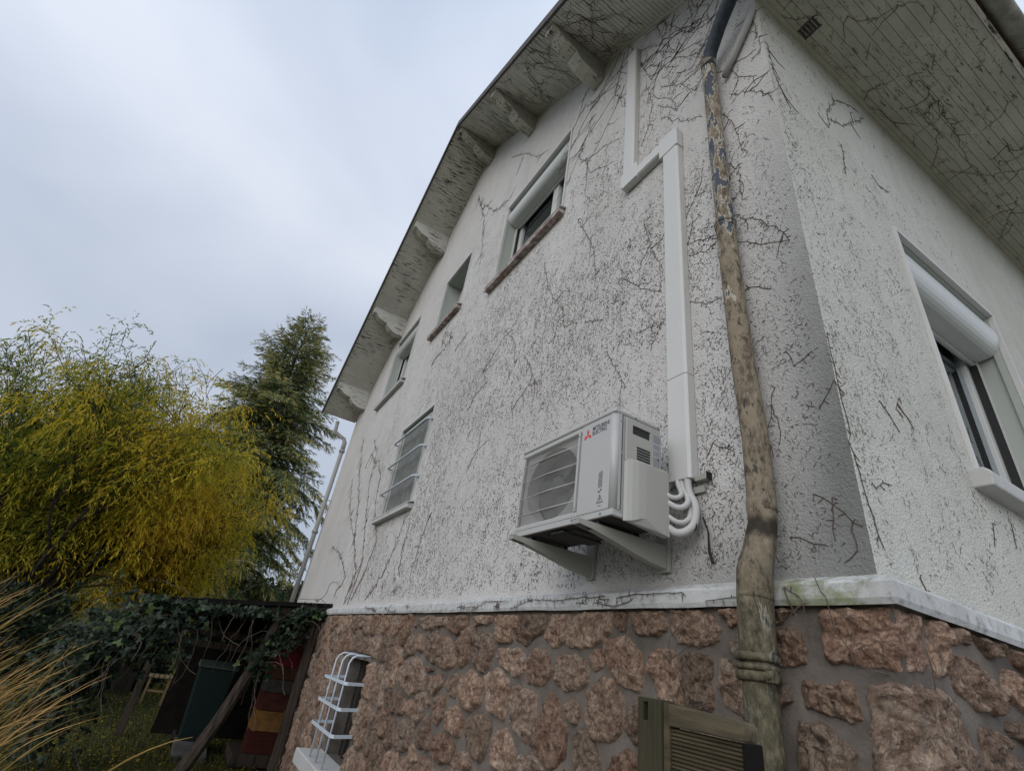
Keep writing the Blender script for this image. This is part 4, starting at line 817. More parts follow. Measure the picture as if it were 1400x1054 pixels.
# side eave: boxed soffit of long boards
m = MB(); m.box(CX+.006, EX, VY+.02, BACK, ZE+.016, ZE+.03); sf = m.build('eave_soffit', M_fascia); adopt(house, sf)
nb = 13; wb = (EX - (CX+.006)) / nb
for i in range(nb):
    m = MB(); x0 = CX+.006+i*wb; dz = random.uniform(-.002, .002)
    m.box(x0, x0+wb*.955, VY+.02, BACK, ZE+dz, ZE+.015+dz); o = m.build('board', M_eave); o.parent = sf
    o.matrix_parent_inverse = sf.matrix_world.inverted() if False else Matrix.Identity(4)
m = MB(); m.box(CX+.004, CX+.03, D, BACK, ZE-.028, ZE-.001); o = m.build('cover_strip', M_eave); adopt(house, o)
m = MB()
for k in range(5): m.box(-.80+k*.024, -.783+k*.024, 2.275, 2.36, ZE-.006, ZE-.001)
m.box(-.808, -.68, 2.268, 2.275, ZE-.008, ZE-.001); m.box(-.808, -.68, 2.36, 2.367, ZE-.008, ZE-.001)
o = m.build('eave_vent', M_fascia); adopt(house, o)
m = MB(); m.box(-.81, -.62, 6.25, 6.33, ZE-.007, ZE-.001); o = m.build('eave_vent', M_fascia); adopt(house, o)
m = MB(); m.prism([(CX-.0, VY+.02, ZE-.0), (EX+.03, VY+.02, ZE-.0), (EX+.03, VY+.02, zroof(EX)+.05), (CX, VY+.02, zroof(CX)+.02)], (0, .02, 0)); o = m.build('eave_end_board', M_verge); adopt(house, o)
m = MB(); m.box(EX+.001, EX+.028, VY+.045, BACK, ZE-.03, ZE+.2); o = m.build('eave_fascia', M_verge); adopt(house, o)
# gutter
m = MB(); cxg, czg, rg = .035, ZE+.09, .065
pts = [(cxg+rg*math.cos(a), czg+rg*math.sin(a)) for a in np.linspace(math.pi, 2*math.pi, 11)] + [(cxg+(rg-.004)*math.cos(a), czg+(rg-.004)*math.sin(a)) for a in np.linspace(2*math.pi, math.pi, 11)]
m.prism([(x, VY-.06, z) for x, z in pts], (0, BACK+.5-VY, 0)); gut = m.build('gutter', M_gutter, label='dirty half round gutter along the eave of the side wall', cat='gutter', smooth=True)
for y in np.arange(1.4, 9.5, .75):
    m = MB(); m.tube([(cxg+(rg+.004)*math.cos(a), y, czg+(rg+.004)*math.sin(a)) for a in np.linspace(math.pi, 2*math.pi+.2, 9)], .006, 6); o = m.build('hook', M_gutter); adopt(gut, o)
# ---------------------------------------------------------------- ledge (string course) round the corner
def ledge():
    prof = [(0, 2.0), (0.065, 1.972), (.072, 1.99), (.072, 2.035), (.064, 2.045), (0, 2.072)]   # (stand-out, z)
    m = MB(); rows = []
    xs = [-11.5 + i*.12 for i in range(int((11.5+CX)/.12)+1)]
    for x in xs: rows.append([(x, D-p*(1+.05*noise.noise(Vector((x*6, p*20, z*9)))), z+.004*noise.noise(Vector((x*5, z*20, 1)))) for p, z in prof])
    rows.append([(CX+p, D-p, z) for p, z in prof])
    y = D+.12
    while y < BACK: rows.append([(CX+p, y, z+.003*noise.noise(Vector((7, z*20, y*5)))) for p, z in prof]); y += .12
    n = len(prof); vs = [v for r in rows for v in r]; fs = []
    for i in range(len(rows)-1):
        for k in range(n-1): fs.append((i*n+k, i*n+k+1, (i+1)*n+k+1, (i+1)*n+k))
    m.add(vs, fs); o = m.build('ledge', M_ledge, label='whitish band of mortar with moss by the pipe'); adopt(house, o)
ledge()
# ---------------------------------------------------------------- plinth
PX, PY = -.80, 1.77
m = MB(); m.prism([(XL-.03, PY, 0), (PX, PY, 0), (PX, PY, 1.985), (XL-.03, PY, 1.985)], (0, .36, 0))
W_BAS = (-6.52, -5.70, .62, 1.525)
pl = m.build('plinth', M_mortar); cut(pl, [(W_BAS[0], W_BAS[1], 1.0, 2.5, W_BAS[2], W_BAS[3])]); adopt(house, pl)
m = MB(); m.box(PX-.36, PX, PY+.361, BACK, 0, 1.985); o = m.build('side_plinth', M_mortar); adopt(house, o)
m = MB(); m.box(XL-.03, XL+.3, PY+.361, BACK, 0, 1.985); o = m.build('side_plinth', M_mortar); adopt(house, o)
def wrap(u, h):
    r = .03
    if u <= -r: return Vector((PX+u, PY-h, 0))
    if u >= r: return Vector((PX+h, PY+u, 0))
    a = (u + r)/(2*r)*math.pi/2; c = Vector((PX-r, PY+r, 0)); d = Vector((math.sin(a), -math.cos(a), 0)); return c + d*(r+h)
def chaikin(P):
    Q = []
    for i in range(len(P)):
        a, b = P[i], P[(i+1) % len(P)]; Q += [(a[0]*.87+b[0]*.13, a[1]*.87+b[1]*.13), (a[0]*.13+b[0]*.87, a[1]*.13+b[1]*.87)]
    return Q
def resample(P, n):
    L = [0]
    for i in range(len(P)): a, b = P[i], P[(i+1) % len(P)]; L.append(L[-1]+math.hypot(b[0]-a[0], b[1]-a[1]))
    out = []; j = 0
    for k in range(n):
        t = L[-1]*k/n
        while L[j+1] < t: j += 1
        f = (t-L[j])/max(1e-9, L[j+1]-L[j]); a, b = P[j], P[(j+1) % len(P)]; out.append((a[0]+(b[0]-a[0])*f, a[1]+(b[1]-a[1])*f))
    return out
cnt = 0
for line in STONES.strip().split('\n'):
    P = [tuple(float(c)/1000 for c in q.split(',')) for q in line.split()]
    cu = sum(p[0] for p in P)/len(P); cz = sum(p[1] for p in P)/len(P)
    if cu < -8.2: continue
    gr = 1.07 if cu > -1.1 else (1.10 if cu > -4.2 else 1.04); P = [(cu+(u-cu)*gr, cz+(z-cz)*gr) for u, z in P]
    near = math.hypot(cu, cz-1.65) < 2.3; mid = cu > -5.2
    nP, nR = (64, 13) if near else ((44, 9) if mid else (30, 6))
    P = resample(chaikin(P), nP); sd = Vector((cu*7.3, cz*5.1, 3.3)); H = .034 if cu > -2.2 else .042 + .012*noise.noise(sd)
    if min(p[0] for p in P) < -.02 and max(p[0] for p in P) > .02: H = .026
    sc = [1.0 - (k/nR) for k in range(nR)]
    vs = []; m = MB()
    tilt = Vector((random.uniform(-.06, .06), random.uniform(-.06, .06)))
    for k, s in enumerate(sc):
        for (u, z) in P:
            j = Vector((u*15, z*15, 1.7)); j2 = j*3.3; ou = (.013*noise.noise(j)+.008*noise.noise(j2))*s; oz = (.013*noise.noise(j+Vector((5, 5, 5)))+.008*noise.noise(j2+Vector((5, 5, 5))))*s
            uu = cu+(u-cu)*s+ou; zz = min(cz+(z-cz)*s+oz, 1.968)
            prof = (1-s**9)**.55
            q = Vector((uu*11, zz*11, cu*3)); rr = abs(noise.fractal(q, .9, 2.1, 4)); r2 = noise.noise(q*3.1)
            h = -.006 + prof*(H + (.042*(rr-.35)) + .012*r2 + .005*noise.noise(q*7) + tilt.x*(uu-cu)+tilt.y*(zz-cz)); h = max(h, .004) if prof > .4 else h
            w = wrap(uu, h); w.z = zz; vs.append(w)
    w = wrap(cu, H); w.z = cz; vs.append(w); n = nP
    fs = [(k*n+i, k*n+(i+1) % n, (k+1)*n+(i+1) % n, (k+1)*n+i) for k in range(nR-1) for i in range(n)] + [((nR-1)*n+i, (nR-1)*n+(i+1) % n, nR*n) for i in range(n)]
    m.add(vs, fs); o = m.build('stone', M_stone, smooth=True); o.parent = pl; cnt += 1
# ---------------------------------------------------------------- windows
def win_main(w, depth, sillmat, box=None, frame=True, mull=None, sill_out=.075, sill_ext=.09, screen=False, dark=True):
    x0, x1, z0, z1 = w; e = 0
    root = MB(); t = .014
    # thin edge profile round the opening, 4 mm proud
    for b in ((x0-.012, x0+t, z0, z1+.012), (x1-t, x1+.012, z0, z1+.012), (x0+t, x1-t, z1-t, z1+.012)): root.box(b[0], b[1], D-.014, D+.02, b[2], b[3])
    R = root.build('window', M_frame); adopt(house, R)
    def kid(mb, name, mat, **k): o = mb.build(name, mat, **k); o.parent = R; return o
    # painted reveal lining
    m = MB(); y1 = D+.33
    m.box(x0, x0+.008, D+.021, y1, z0, z1); m.box(x1-.008, x1, D+.021, y1, z0, z1); m.box(x0+.009, x1-.009, D+.021, y1, z1-.008, z1); kid(m, 'reveal', M_reveal)
    # sill
    m = MB(); m.prism([(x0-sill_ext, D-sill_out, z0-.085), (x0-sill_ext, D+.30, z0-.085), (x0-sill_ext, D+.30, z0+.008), (x0-sill_ext, D-sill_out, z0-.028)], (x1-x0+2*sill_ext*.8, 0, 0)); 
    kid(m, 'sill', sillmat, bevel=.006)
    m = MB(); m.prism([(x0-sill_ext-.003, D-sill_out-.004, z0-.03), (x0-sill_ext-.003, D-.001, z0-.006), (x0-sill_ext-.003, D-.001, z0+.006), (x0-sill_ext-.003, D-sill_out-.004, z0-.016)], (x1-x0+1.8*sill_ext+.006, 0, 0)); kid(m, 'sill_top', M_sillw)
    yf = D+depth
    if box:
        hgt, dp = box; pts = []
        zt = z1-.05; 
        pr = [(yf+.02, zt), (yf+.02-dp*.55, zt)] + [(yf+.02-dp*.55-dp*.45*math.sin(a), zt-.0-hgt*.5*(1-math.cos(a))) for a in np.linspace(.2, math.pi-.25, 12)] + [(yf+.02-dp*.35, zt-hgt), (yf+.02, zt-hgt)]
        m = MB(); m.prism([(x0+.014, y, z) for y, z in pr], (x1-x0-.028, 0, 0)); kid(m, 'shutter_box', M_shutter)
        m = MB(); m.box(x0+.02, x1-.02, yf-dp*.6, yf+.02, zt+.002, z1-.01); kid(m, 'box_rail', M_reveal)
        m = MB(); m.box(x0+.016, x1-.016, yf-.02, yf-.004, zt-hgt-.035, zt-hgt-.002); kid(m, 'shutter_slat', M_shutter)
        
        for xa, xb in ((x0+.009, x0+.045), (x1-.045, x1-.009)): m = MB(); m.box(xa, xb, yf-.035, yf+.015, z0+.01, zt-hgt-.002); kid(m, 'guide_rail', M_frame)
        
        for xa, xb in ((x0+.046, x0+.054), (x1-.054, x1-.046)): m = MB(); m.box(xa, xb, yf-.02, yf+.016, z0+.01, zt-hgt-.002); kid(m, 'seal', M_black)
    if frame:
        m = MB(); f = .055; ya, yb = yf+.018, yf+.075
        m.box(x0+.009, x0+.055+f, ya, yb, z0+.01, z1-.02); m.box(x1-.055-f, x1-.009, ya, yb, z0+.01, z1-.02)
        m.box(x0+.055+f, x1-.055-f, ya, yb, z0+.01, z0+.01+f); m.box(x0+.055+f, x1-.055-f, ya, yb, z1-.02-f, z1-.02)
        if mull: m.box(mull-.055, mull+.055, ya-.012, yb+.002, z0+.01+f, z1-.02-f)
        kid(m, 'frame', M_frame, bevel=.004)
        m = MB(); m.box(x0+.1, x1-.1, yf+.045, yf+.05, z0+.05, z1-.06); kid(m, 'pane', M_glass)
        m = MB(); 
        nn = 26
        for i in range(nn):
            xa = x0+.1+(x1-x0-.2)*i/nn; xb = x0+.1+(x1-x0-.2)*(i+1)/nn; ym = yf+.20; m.add([(xa, ym, z0-.05), ((xa+xb)/2, ym+.025, z0-.05), (xb, ym, z0-.05), (xa, ym, z1), ((xa+xb)/2, ym+.025, z1), (xb, ym, z1)], [(0, 1, 4, 3), (1, 2, 5, 4)])
        kid(m, 'curtain', M_curtain)
    return R
win_main(W_BIG, .19, M_sillr, (.25, .20), mull=-3.62)
win_main(W_SML, .24, M_sillr)
win_main(W_LFT, .19, M_sillw, (.25, .20), mull=-8.5, sill_ext=.16)
R4 = win_main(W_GRL, .05, M_sillw, None, frame=False)
x0, x1, z0, z1 = W_GRL
m = MB(); f = .05
for b in ((x0+.02, x0+.02+f, z0, z1-.04), (x1-.22, x1-.17, z0, z1-.04), (x0+.07, x1-.22, z1-.10, z1-.04), (x0+.07, x1-.22, z0, z0+.05)): m.box(b[0], b[1], D+.03, D+.06, b[2], b[3])
o = m.build('frame', M_reveal); o.parent = R4
m = MB(); m.box(x0+.071, x1-.221, D+.04, D+.05, z0+.051, z1-.101); o = m.build('pane', M_screen); o.parent = R4
m = MB(); m.box(x1-.169, x1-.009, D+.12, D+.13, z0, z1-.02); o = m.build('inner_panel', M_dark); o.parent = R4
# iron bars across it: a thing of its own
def vgrille():
    z0 = W_GRL[2]; r = empty('window_grille', (-6.3, D, 3.2), label='three white horizontal bars over the small dusty ground floor window', cat='window grille')
    for z in (3.52, 3.92, 4.30):
        m = MB(); m.tube([(x0-.03, D+.004, z-.0), (x0-.03, D-.05, z), (x0, D-.07, z), (x1-.04, D-.07, z), (x1+.02, D-.05, z), (x1+.03, D+.004, z)], .014, 8); o = m.build('bar', M_grille, smooth=True); adopt(r, o)
vgrille()
# side window
def side_window():
    y0, y1, z0, z1 = W_SIDE; X = CX+.004
    m = MB(); t = .014
    for b in ((y0-.012, y0+t, z0, z1+.012), (y1-t, y1+.012, z0, z1+.012), (y0+t, y1-t, z1-t, z1+.012)): m.box(X-.02, X+.014, b[0], b[1], b[2], b[3])
    R = m.build('window', M_frame); adopt(house, R)
    def kid(mb, name, mat, **k): o = mb.build(name, mat, **k); o.parent = R; return o
    m = MB(); m.box(X-.33, X-.021, y0, y0+.008, z0, z1); m.box(X-.33, X-.021, y1-.008, y1, z0, z1); m.box(X-.33, X-.021, y0+.009, y1-.009, z1-.008, z1)
    m.box(X-.06, X-.022, y1-.03, y1-.009, z0, z1-.01); m.box(X-.06, X-.022, y0+.009, y1-.031, z1-.03, z1-.009); kid(m, 'reveal', M_reveal)
    xf = X-.19
    hgt, dp = .30, .21; zt = z1-.05
    pr = [(xf-.02, zt), (xf-.02+dp*.45, zt)] + [(xf-.02+dp*.5+dp*.5*math.sin(a), zt-hgt*.5*(1-math.cos(a))) for a in np.linspace(.25, math.pi-.3, 14)] + [(xf-.02+dp*.35, zt-hgt), (xf-.02, zt-hgt)]
    m = MB(); m.prism([(x, y0+.03, z) for x, z in pr], (0, y1-y0-.06, 0)); kid(m, 'shutter_box', M_shutter)
    m = MB(); m.box(xf-.01, xf+.11, y0+.02, y1-.02, zt+.003, z1-.012); kid(m, 'box_rail', M_reveal)
    m = MB(); m.box(xf+.004, xf+.02, y0+.03, y1-.03, zt-hgt-.03, zt-hgt-.002); kid(m, 'shutter_slat', M_shutter)
    for ya, yb in ((y0+.009, y0+.05), (y1-.05, y1-.009)): m = MB(); m.box(xf-.015, xf+.035, ya, yb, z0+.01, zt-hgt-.002); kid(m, 'guide_rail', M_frame)
    for ya in (y1-.058, y0+.051): m = MB(); m.box(xf-.012, xf+.03, ya, ya+.007, z0+.01, zt-hgt-.03); kid(m, 'seal', M_black)
    f = .06; m = MB(); xa, xb = xf-.075, xf-.018
    m.box(xa, xb, y0+.05, y0+.05+f, z0+.01, z1-.02); m.box(xa, xb, y1-.05-f, y1-.05, z0+.01, z1-.02); m.box(xa, xb, y0+.05+f, y1-.05-f, z0+.01, z0+.07); m.box(xa, xb, y0+.05+f, y1-.05-f, z1-.08, z1-.02)
    m.box(xa-.002, xb+.014, (y0+y1)/2-.06, (y0+y1)/2+.06, z0+.07, z1-.08); kid(m, 'frame', M_frame, bevel=.004)
    m = MB(); m.box(xf-.05, xf-.045, y0+.1, y1-.1, z0+.05, z1-.06); kid(m, 'pane', M_glass)
    m = MB(); nn = 26
    for i in range(nn):
        ya = y0+.1+(y1-y0-.2)*i/nn; yb = y0+.1+(y1-y0-.2)*(i+1)/nn; xm = xf-.2; m.add([(xm, ya, z0-.05), (xm-.025, (ya+yb)/2, z0-.05), (xm, yb, z0-.05), (xm, ya, z1), (xm-.025, (ya+yb)/2, z1), (xm, yb, z1)], [(0, 1, 4, 3), (1, 2, 5, 4)])
    kid(m, 'curtain', M_curtain)
    m = MB(); m.prism([(X-.3, y0-.09, z0-.11), (X+.075, y0-.09, z0-.11), (X+.08, y0-.09, z0-.045), (X+.055, y0-.09, z0-.02), (X-.3, y0-.09, z0+.008)], (0, y1-y0+.18, 0)); kid(m, 'sill', M_sillw, bevel=.008)
side_window()
# basement opening: black board painting in the unlit interior, sill and cage
x0, x1, z0, z1 = W_BAS
m = MB(); m.box(x0, x1, 1.93, 1.95, z0, z1); R = m.build('window', M_black); adopt(house, R)
m = MB(); m.box(x0-.10, x1+.20, 1.50, 1.78, z0-.11, z0+.02); o = m.build('sill', M_sillw, bevel=.01); o.parent = R
m = MB()
for xx in (x0+.2, x0+.45, x0+.65): m.box(xx, xx+.03, 1.90, 1.929, z0+.002, z1)
o = m.build('frame', M_oldwood); o.parent = R
cage = empty('window_grille', (-6.0, 1.7, .62), label='white wire cage of crossed rods over the basement opening in the stone', cat='window grille')
yc = 1.55
for i, xx in enumerate((-6.16, -5.90, -5.63)):
    m = MB(); m.tube([(xx, yc, .625), (xx, yc, 1.49), (xx+.005, yc+.02, 1.535), (xx+.01, yc+.055, 1.56), (xx+.02, yc+.235, 1.57)], .010, 8); o = m.build('rod', M_grille, smooth=True); adopt(cage, o)
for z in (.90, 1.11, 1.32):
    m = MB(); p = [(-6.44, 1.765, z+.01), (-6.43, yc+.03, z), (-6.40, yc-.014, z), (-5.58, yc-.014, z), (-5.53, yc+.01, z), (-5.56, 1.75, z+.01)]
    for a, b in zip(p[:-1], p[1:]):
        d = (Vector(b)-Vector(a)).normalized(); nn_ = Vector((-d.y, d.x, 0))*.005; A, B = Vector(a), Vector(b)
        vs = [A-nn_+Vector((0, 0, -.014)), A+nn_+Vector((0, 0, -.014)), A+nn_+Vector((0, 0, .014)), A-nn_+Vector((0, 0, .014))]; vs += [v+(B-A) for v in vs]
        m.add(vs, [(0, 1, 2, 3), (7, 6, 5, 4), (0, 4, 5, 1), (1, 5, 6, 2), (2, 6, 7, 3), (3, 7, 4, 0)])
    o = m.build('bar', M_grille); adopt(cage, o)
# ================================================================ FITTINGS ON THE WALL
# ---- big peeling downpipe
dp = empty('downpipe', (-1.18, 1.7, 0), label='thick rusty downpipe with peeling slate paint beside the house corner', cat='downpipe')
px_ = -1.178; yp = 1.725
def wobtube(pts, r, n=24, name='pipe', mat=None, sub=10, wob=.012):
    P = [Vector(p) for p in pts]; Q = []; RR = []; rr = r if isinstance(r, list) else [r]*len(P)
    for i in range(len(P)-1):
        for k in range(sub): t = k/sub; Q.append(P[i].lerp(P[i+1], t)); RR.append(rr[i]*(1-t)+rr[i+1]*t)
    Q.append(P[-1]); RR.append(rr[-1]); m = MB(); m.tube(Q, RR, n, wob=wob); o = m.build(name, mat or M_pipe, smooth=True); adopt(dp, o); return o
wobtube([(-1.178, 1.722, 5.50), (-1.178, 1.722, 3.86)], .046, sub=30, wob=.006)
wobtube([(-1.178, 1.720, 3.90), (-1.160, 1.718, 3.0), (-1.140, 1.716, 2.60), (-1.145, 1.716, 2.30)], [.049, .050, .051, .053], sub=24, wob=.006)
wobtube([(-1.146, 1.714, 2.34), (-1.148, 1.712, 2.25), (-1.158, 1.690, 2.15), (-1.168, 1.665, 2.07), (-1.172, 1.660, 1.98)], [.054, .050, .056, .060, .060], sub=8)
wobtube([(-1.172, 1.660, 2.0), (-1.182, 1.660, 1.79)], [.0595, .059], sub=10)
wobtube([(-1.184, 1.660, 1.79), (-1.196, 1.660, 0.02)], .054, sub=20)
for z, r, h in ((3.90, .057, .016), (3.872, .055, .010)):
    m = MB(); m.tube([(px_, 1.722, z-h), (px_, 1.722, z-h*.5), (px_, 1.722, z+h*.5), (px_, 1.722, z+h)], [r-.004, r, r, r-.004], 24); o = m.build('collar', M_pipe, smooth=True); adopt(dp, o)
for z, r, h in ((1.80, .071, .013), (1.770, .066, .010), (1.744, .069, .015)):
    m = MB(); m.tube([(-1.187, 1.66, z-h), (-1.187, 1.66, z-h*.6), (-1.187, 1.66, z+h*.6), (-1.187, 1.66, z+h)], [r-.008, r, r, r-.008], 26); o = m.build('collar', M_pipe, smooth=True); adopt(dp, o)
m = MB(); m.box(-1.128, -1.10, 1.61, 1.64, 1.728, 1.762); m.tube([(-1.114, 1.61, 1.745), (-1.114, 1.60, 1.745)], .010, 8); o = m.build('clamp_bolt', M_pipe, bevel=.004); adopt(dp, o)
# swan neck from the gutter, and the collar on top of the pipe
m = MB(); m.tube([(px_-.0, 1.722, 5.47), (px_, 1.722, 5.52), (px_, 1.722, 5.55)], [.049, .053, .050], 24); o = m.build('collar', M_pipe, smooth=True); adopt(dp, o)
q = [(-1.178, 1.722, 5.46), (-1.172, 1.718, 5.53), (-1.14, 1.705, 5.60), (-1.02, 1.66, 5.70), (-.80, 1.60, 5.86), (-.50, 1.55, 5.93), (-.10, 1.50, 5.97), (.02, 1.50, 6.03)]
m = MB(); m.tube(q, .047, 20, wob=.008); o = m.build('swan_neck', M_pipedark, smooth=True); adopt(dp, o)
m = MB(); m.tube([(-1.10, 1.77, 5.30), (-1.02, 1.768, 5.42), (-.90, 1.768, 5.60), (-.835, 1.768, 5.74)], [.020, .024, .026, .024], 12); 
lp = m.build('cable_conduit', M_pipe2, smooth=True, label='thin pale conduit slanting up under the dark bend of the downpipe', cat='pipe')
# ---- left downpipe
ld = empty('downpipe', (XL-.03, 1.72, 0), label='slim whitish downpipe on the far left corner of the house', cat='downpipe')
m = MB(); m.tube([(XL-.02, 1.70, 2.0), (XL-.02, 1.70, 5.50)], .046, 14); o = m.build('pipe', M_pipe2, smooth=True); adopt(ld, o)
m = MB(); m.tube([(XL-.02, 1.70, 5.44), (XL-.02, 1.70, 5.66), (XL-.03, 1.66, 5.75), (XL-.05, 1.52, 5.80), (XL-.06, 1.42, 5.88), (XL-.06, 1.40, 6.12)], [.052, .05, .045, .042, .042, .042], 12); o = m.build('bend', M_pipe2, smooth=True); adopt(ld, o)
for z in (5.45, 3.6): 
    m = MB(); m.tube([(XL-.02, 1.70, z-.03), (XL-.02, 1.70, z+.03)], .064, 14); o = m.build('collar', M_pipe2, smooth=True); adopt(ld, o)
m = MB(); m.tube([(XL-.02, 1.70, 0), (XL-.02, 1.70, 2.0)], .07, 14); o = m.build('pipe', M_pipe2, smooth=True); adopt(ld, o)
m = MB(); m.box(XL+.10, XL+.13, 1.785, 1.799, 2.3, 4.3); o = m.build('wall_strip', M_pipe2, label='narrow grey cover strip on the wall beside the far left downpipe', cat='cover strip')

# ---- white pipe trunking
tk = empty('pipe_trunking', (-1.57, 1.79, 2.5), label='white plastic pipe trunking climbing the wall in a stepped run', cat='pipe trunking')
def duct(pts, depth=.062, cham=.012, name='trunking'):
    """trunking leg: footprint (x0,x1,z0,z1), chamfered front edges"""
    x0, x1, z0, z1 = pts; m = MB(); v = z1-z0 > x1-x0; y0, y1 = D-.003, D-depth
    if v:
        pr = [(x0, y0), (x0, y1+cham), (x0+cham, y1), (x1-cham, y1), (x1, y1+cham), (x1, y0)]; m.prism([(x, y, z0) for x, y in pr], (0, 0, z1-z0))
    else:
        pr = [(z0, y0), (z0, y1+cham), (z0+cham, y1), (z1-cham, y1), (z1, y1+cham), (z1, y0)]; m.prism([(x0, y, z) for z, y in pr], (x1-x0, 0, 0))
    o = m.build(name, M_trunk_w, bevel=.002, seg=2); adopt(tk, o)
duct((-1.640, -1.500, 2.53, 3.10)); duct((-1.640, -1.500, 3.103, 5.02)); 
duct((-1.905, -1.66, 5.10, 5.215)); duct((-2.075, -1.95, 5.26, 7.10))
def corner(x0, x1, z0, z1, cutc):
    # mitred elbow cover, a touch larger
    m = MB(); a, b = .004, .016; y0, y1 = D-.003, D-.068
    P = {'tr': [(x0, z0), (x1, z0), (x1, z1-.02), (x1-.03, z1), (x0, z1)], 'bl': [(x0+.03, z0), (x1, z0), (x1, z1), (x0, z1), (x0, z0+.02)]}[cutc]
    m.prism([(x, y0, z) for x, z in P], (0, y1-y0, 0)); o = m.build('elbow', M_trunk_w, bevel=.008, seg=3); adopt(tk, o)
corner(-1.665, -1.493, 5.015, 5.222, 'tr'); corner(-2.082, -1.90, 5.093, 5.27, 'bl')
# ---- stub of rail beside the hoses
m = MB(); m.box(-1.498, -1.432, D-.035, D-.002, 2.515, 2.54); st = m.build('rail_stub', M_brkt, bevel=.003, label='short steel rail end on the wall right of the hoses', cat='rail')
m = MB(); m.box(-1.4315, -1.427, D-.036, D-.002, 2.514, 2.55); o = m.build('end_cap', M_black); adopt(st, o)

# ---- heat pump outdoor unit
AX0, AX1, AY0, AY1, AZ0, AZ1 = -2.385, -1.585, 1.355, 1.640, 2.268, 2.775
ac = empty('heat_pump_unit', (-1.985, 1.5, AZ0), label='cream heat pump outdoor unit with round fan grille mounted on the wall', cat='heat pump')
FX = -1.834        # right end of the fan opening
m = MB(); t = .012
m.box(FX, AX1-.022, AY0, AY0+.02, AZ0+.028, AZ1-.022)                            # blank front panel
m.box(AX0, FX-.001, AY0+.002, AY0+.02, AZ1-.05, AZ1-.022); m.box(AX0, FX-.001, AY0+.002, AY0+.02, AZ0+.028, AZ0+.055); m.box(AX0, AX0+.02, AY0+.002, AY0+.02, AZ0+.056, AZ1-.051)
o = m.build('front_panel', M_ac, bevel=.006); adopt(ac, o)
m = MB(); m.tube([(AX1-.022, AY0+.022, AZ0+.028), (AX1-.022, AY0+.022, AZ1-.022)], .022, 20); o = m.build('corner_post', M_ac, smooth=True); adopt(ac, o)
for xa, xb in ((AX0, AX0+.01), (AX1-.012, AX1-.001)): m = MB(); m.box(xa, xb, AY0+.022, AY1, AZ0+.02, AZ1-.022); o = m.build('side_panel', M_ac2, bevel=.002); adopt(ac, o)
m = MB(); m.box(AX0-.004, AX1+.003, AY0-.004, AY1+.002, AZ1-.022, AZ1); o = m.build('lid', M_ac, bevel=.008, seg=3); adopt(ac, o)
m = MB(); m.box(AX0+.002, AX1-.002, AY0+.001, AY1, AZ0, AZ0+.028); o = m.build('base_tray', M_ac, bevel=.003); adopt(ac, o)
m = MB(); m.box(AX0+.02, AX1-.02, AY0+.012, AY1-.02, AZ0-.004, AZ0-.001)
for xx in (-2.3, -2.12, -1.98, -1.8): m.box(xx, xx+.09, AY0+.05, AY0+.22, AZ0-.012, AZ0-.004)
m.box(-2.05, -1.95, AY0+.02, AY1-.03, AZ0-.02, AZ0-.012); o = m.build('underside', M_dark); adopt(ac, o)
# fan opening: rear coil, shroud, blades, hub, wires
fcx, fcz, fr = (AX0+FX)/2, (AZ0+AZ1)/2+.002, .232
m = MB(); m.box(AX0+.02, FX-.002, AY1-.03, AY1-.02, AZ0+.03, AZ1-.03); o = m.build('coil', M_dark); adopt(ac, o)
m = MB(); no = 48; zc0, zc1 = AZ0+.056, AZ1-.051
ring = [(fcx+fr*math.cos(2*math.pi*i/no), fcz+min(fr, (zc1-zc0)/2-.004)*math.sin(2*math.pi*i/no)) for i in range(no)]
def edge(i):
    a = 2*math.pi*i/no; c, s = math.cos(a), math.sin(a); hx, hz = (FX-AX0-.022)/2, (zc1-zc0)/2; k = min(hx/max(1e-6, abs(c)), hz/max(1e-6, abs(s))); return (AX0+.021+hx+c*k, (zc0+zc1)/2+s*k)
vs = []; 
for i in range(no): vs += [(ring[i][0], AY0+.030, ring[i][1]), (edge(i)[0], AY0+.024, edge(i)[1]), (ring[i][0], AY0+.11, ring[i][1])]
m.add(vs, [(3*i, 3*((i+1) % no), 3*((i+1) % no)+1, 3*i+1) for i in range(no)] + [(3*i+2, 3*((i+1) % no)+2, 3*((i+1) % no), 3*i) for i in range(no)]); o = m.build('shroud', plain('shroud_grey', (.34, .34, .32), .6), smooth=False); adopt(ac, o)
M_fan = plain('fan_plastic', (.07, .07, .066), .5)
m = MB()
for b in range(3):
    A = b*2*math.pi/3+.4; N_ = 8; vs = []
    for i in range(N_+1):
        for j in range(5):
            rr_ = .05+(.20-.05)*j/4; a = A+(i/N_)*1.5+.35*(j/4); vs.append((fcx+rr_*math.cos(a), AY0+.075+.05*(i/N_), fcz+rr_*math.sin(a)))
    m.add(vs, [(i*5+j, i*5+j+1, (i+1)*5+j+1, (i+1)*5+j) for i in range(N_) for j in range(4)])
o = m.build('fan', M_fan, smooth=True); adopt(ac, o)
m = MB(); m.tube([(fcx, AY0+.055, fcz), (fcx, AY0+.06, fcz), (fcx, AY0+.13, fcz)], [.03, .05, .055], 20); h_ = m.build('fan_hub', M_fan, smooth=True); adopt(ac, h_)
m = MB()   # protective wires: many upright, a few level
M_wire = mat_white('guard_wire', (.42, .42, .40), .5, .1)
def wx(xx, yy): return yy
for i in range(60):
    xx = AX0+.028+(FX-AX0-.04)*i/59; m.tube([(xx, AY0+.004, AZ0+.056), (xx, AY0-.002, fcz-.1), (xx, AY0-.002, fcz+.1), (xx, AY0+.004, AZ1-.052)], .00125, 3, caps=False)
